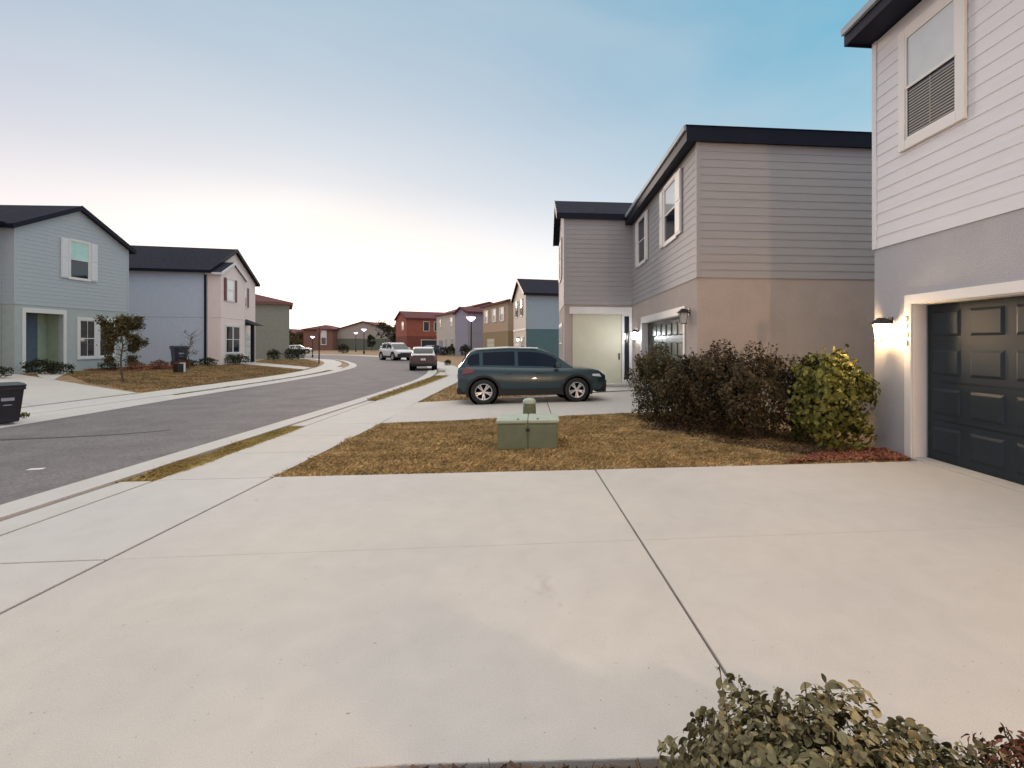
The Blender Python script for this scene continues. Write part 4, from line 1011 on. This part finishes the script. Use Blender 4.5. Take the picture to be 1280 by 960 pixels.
# ------------------------------------------------------------------ world, light, camera
SUN_AZ=math.atan2(-.42,.907)   # direction of glow, measured from +Y towards +X
SUN_EL=R(4)
w=bpy.data.worlds.new('World'); sc.world=w; w.use_nodes=True; nt=w.node_tree; N=nt.nodes; L=nt.links; N.clear()
out=N.new('ShaderNodeOutputWorld'); bg=N.new('ShaderNodeBackground'); L.new(bg.outputs[0],out.inputs[0])
sky=N.new('ShaderNodeTexSky'); sky.sky_type='NISHITA'; sky.sun_disc=False; sky.sun_elevation=SUN_EL; sky.sun_rotation=SUN_AZ; sky.air_density=1.; sky.dust_density=1.5
tc=N.new('ShaderNodeTexCoord'); nv=N.new('ShaderNodeVectorMath'); nv.operation='NORMALIZE'; L.new(tc.outputs['Generated'],nv.inputs[0])
sx=N.new('ShaderNodeSeparateXYZ'); L.new(nv.outputs[0],sx.inputs[0])
def M2(op,a,b=None,clamp=False):
    m=N.new('ShaderNodeMath'); m.operation=op; m.use_clamp=clamp
    for i,v in enumerate((a,b)):
        if v is None: continue
        if isinstance(v,(int,float)): m.inputs[i].default_value=v
        else: L.new(v,m.inputs[i])
    return m.outputs[0]
def ramp(fac,els):
    r=N.new('ShaderNodeValToRGB'); cr=r.color_ramp
    while len(cr.elements)<len(els): cr.elements.new(.5)
    for e_,(p,c) in zip(cr.elements,els): e_.position=p; e_.color=(*c,1)
    L.new(fac,r.inputs[0]); return r.outputs[0]
def mixc(f,a,b,bt='MIX'):
    x=N.new('ShaderNodeMix'); x.data_type='RGBA'; x.blend_type=bt
    if isinstance(f,(int,float)): x.inputs[0].default_value=f
    else: L.new(f,x.inputs[0])
    L.new(a,x.inputs[6]); L.new(b,x.inputs[7]); return x.outputs[2]
zc=M2('MAXIMUM',sx.outputs[2],0.)
# azimuth terms
def azdot(az):
    d=N.new('ShaderNodeVectorMath'); d.operation='DOT_PRODUCT'; L.new(nv.outputs[0],d.inputs[0]); d.inputs[1].default_value=(math.sin(az),math.cos(az),0)
    return d.outputs['Value']
hl=M2('SQRT',M2('MAXIMUM',M2('SUBTRACT',1.,M2('MULTIPLY',sx.outputs[2],sx.outputs[2])),.001))
ds=M2('DIVIDE',azdot(SUN_AZ+.12),hl); dr=M2('DIVIDE',azdot(R(62)),hl)
wsun=M2('POWER',M2('MAXIMUM',ds,0.),5.)
wr_=M2('MULTIPLY',M2('ADD',dr,.15,),.95,True)
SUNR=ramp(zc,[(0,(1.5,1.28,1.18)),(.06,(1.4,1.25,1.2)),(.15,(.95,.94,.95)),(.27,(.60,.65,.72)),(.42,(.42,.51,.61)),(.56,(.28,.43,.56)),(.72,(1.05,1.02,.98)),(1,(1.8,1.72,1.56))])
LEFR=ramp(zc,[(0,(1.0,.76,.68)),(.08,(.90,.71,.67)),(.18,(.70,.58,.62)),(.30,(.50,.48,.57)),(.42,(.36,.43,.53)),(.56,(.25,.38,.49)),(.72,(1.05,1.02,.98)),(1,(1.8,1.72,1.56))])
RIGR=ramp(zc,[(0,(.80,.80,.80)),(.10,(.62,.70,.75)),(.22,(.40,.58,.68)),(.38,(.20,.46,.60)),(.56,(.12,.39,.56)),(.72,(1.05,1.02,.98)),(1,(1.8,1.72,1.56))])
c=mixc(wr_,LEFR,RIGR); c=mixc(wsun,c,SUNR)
# thin veils of cloud
mp=N.new('ShaderNodeMapping'); mp.inputs['Scale'].default_value=(1.2,1.2,3.4); L.new(nv.outputs[0],mp.inputs[0])
nz=N.new('ShaderNodeTexNoise'); nz.inputs['Scale'].default_value=1.6; nz.inputs['Detail'].default_value=5; nz.inputs['Distortion'].default_value=.5; L.new(mp.outputs[0],nz.inputs['Vector'])
cf=ramp(nz.outputs[0],[(.40,(0,0,0)),(.70,(.62,.62,.62))])
veil=ramp(zc,[(0,(1.1,.95,.85)),(.3,(.55,.60,.66)),(.6,(.36,.48,.56))])
c=mixc(M2('MULTIPLY',cf,M2('GREATER_THAN',.66,zc)),c,veil)
# physical sky part
ns=N.new('ShaderNodeVectorMath'); ns.operation='SCALE'; L.new(sky.outputs[0],ns.inputs[0]); ns.inputs['Scale'].default_value=.12
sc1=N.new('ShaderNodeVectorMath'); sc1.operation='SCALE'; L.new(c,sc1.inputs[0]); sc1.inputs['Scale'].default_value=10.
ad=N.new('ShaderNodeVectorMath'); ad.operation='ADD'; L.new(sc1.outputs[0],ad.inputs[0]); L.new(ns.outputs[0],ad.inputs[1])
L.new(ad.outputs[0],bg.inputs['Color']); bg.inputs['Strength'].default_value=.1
sl=bpy.data.lights.new('sun','SUN'); sl.energy=1.0; sl.angle=R(14); sl.color=(1,.80,.66)
so=bpy.data.objects.new('sun',sl); COL.objects.link(so)
dv=Vector((math.sin(SUN_AZ)*math.cos(R(9)),math.cos(SUN_AZ)*math.cos(R(9)),math.sin(R(9)))); so.rotation_euler=dv.to_track_quat('Z','Y').to_euler()

cam=bpy.data.cameras.new('camera'); co=bpy.data.objects.new('camera',cam); COL.objects.link(co); sc.camera=co
psi=math.atan(60/640.)
co.location=(0,0,1.6); co.rotation_euler=(R(90),0,-psi)
cam.sensor_width=36; cam.lens=18; cam.shift_x=-95/1280.; cam.shift_y=-50/1280.; cam.clip_start=.05; cam.clip_end=4000
sc.view_settings.view_transform='Standard'; sc.view_settings.look='None'; sc.view_settings.exposure=.18; sc.view_settings.gamma=1.
sc.render.resolution_x=1024; sc.render.resolution_y=768
for o in bpy.data.objects:
    if 'used' in o: del o['used']
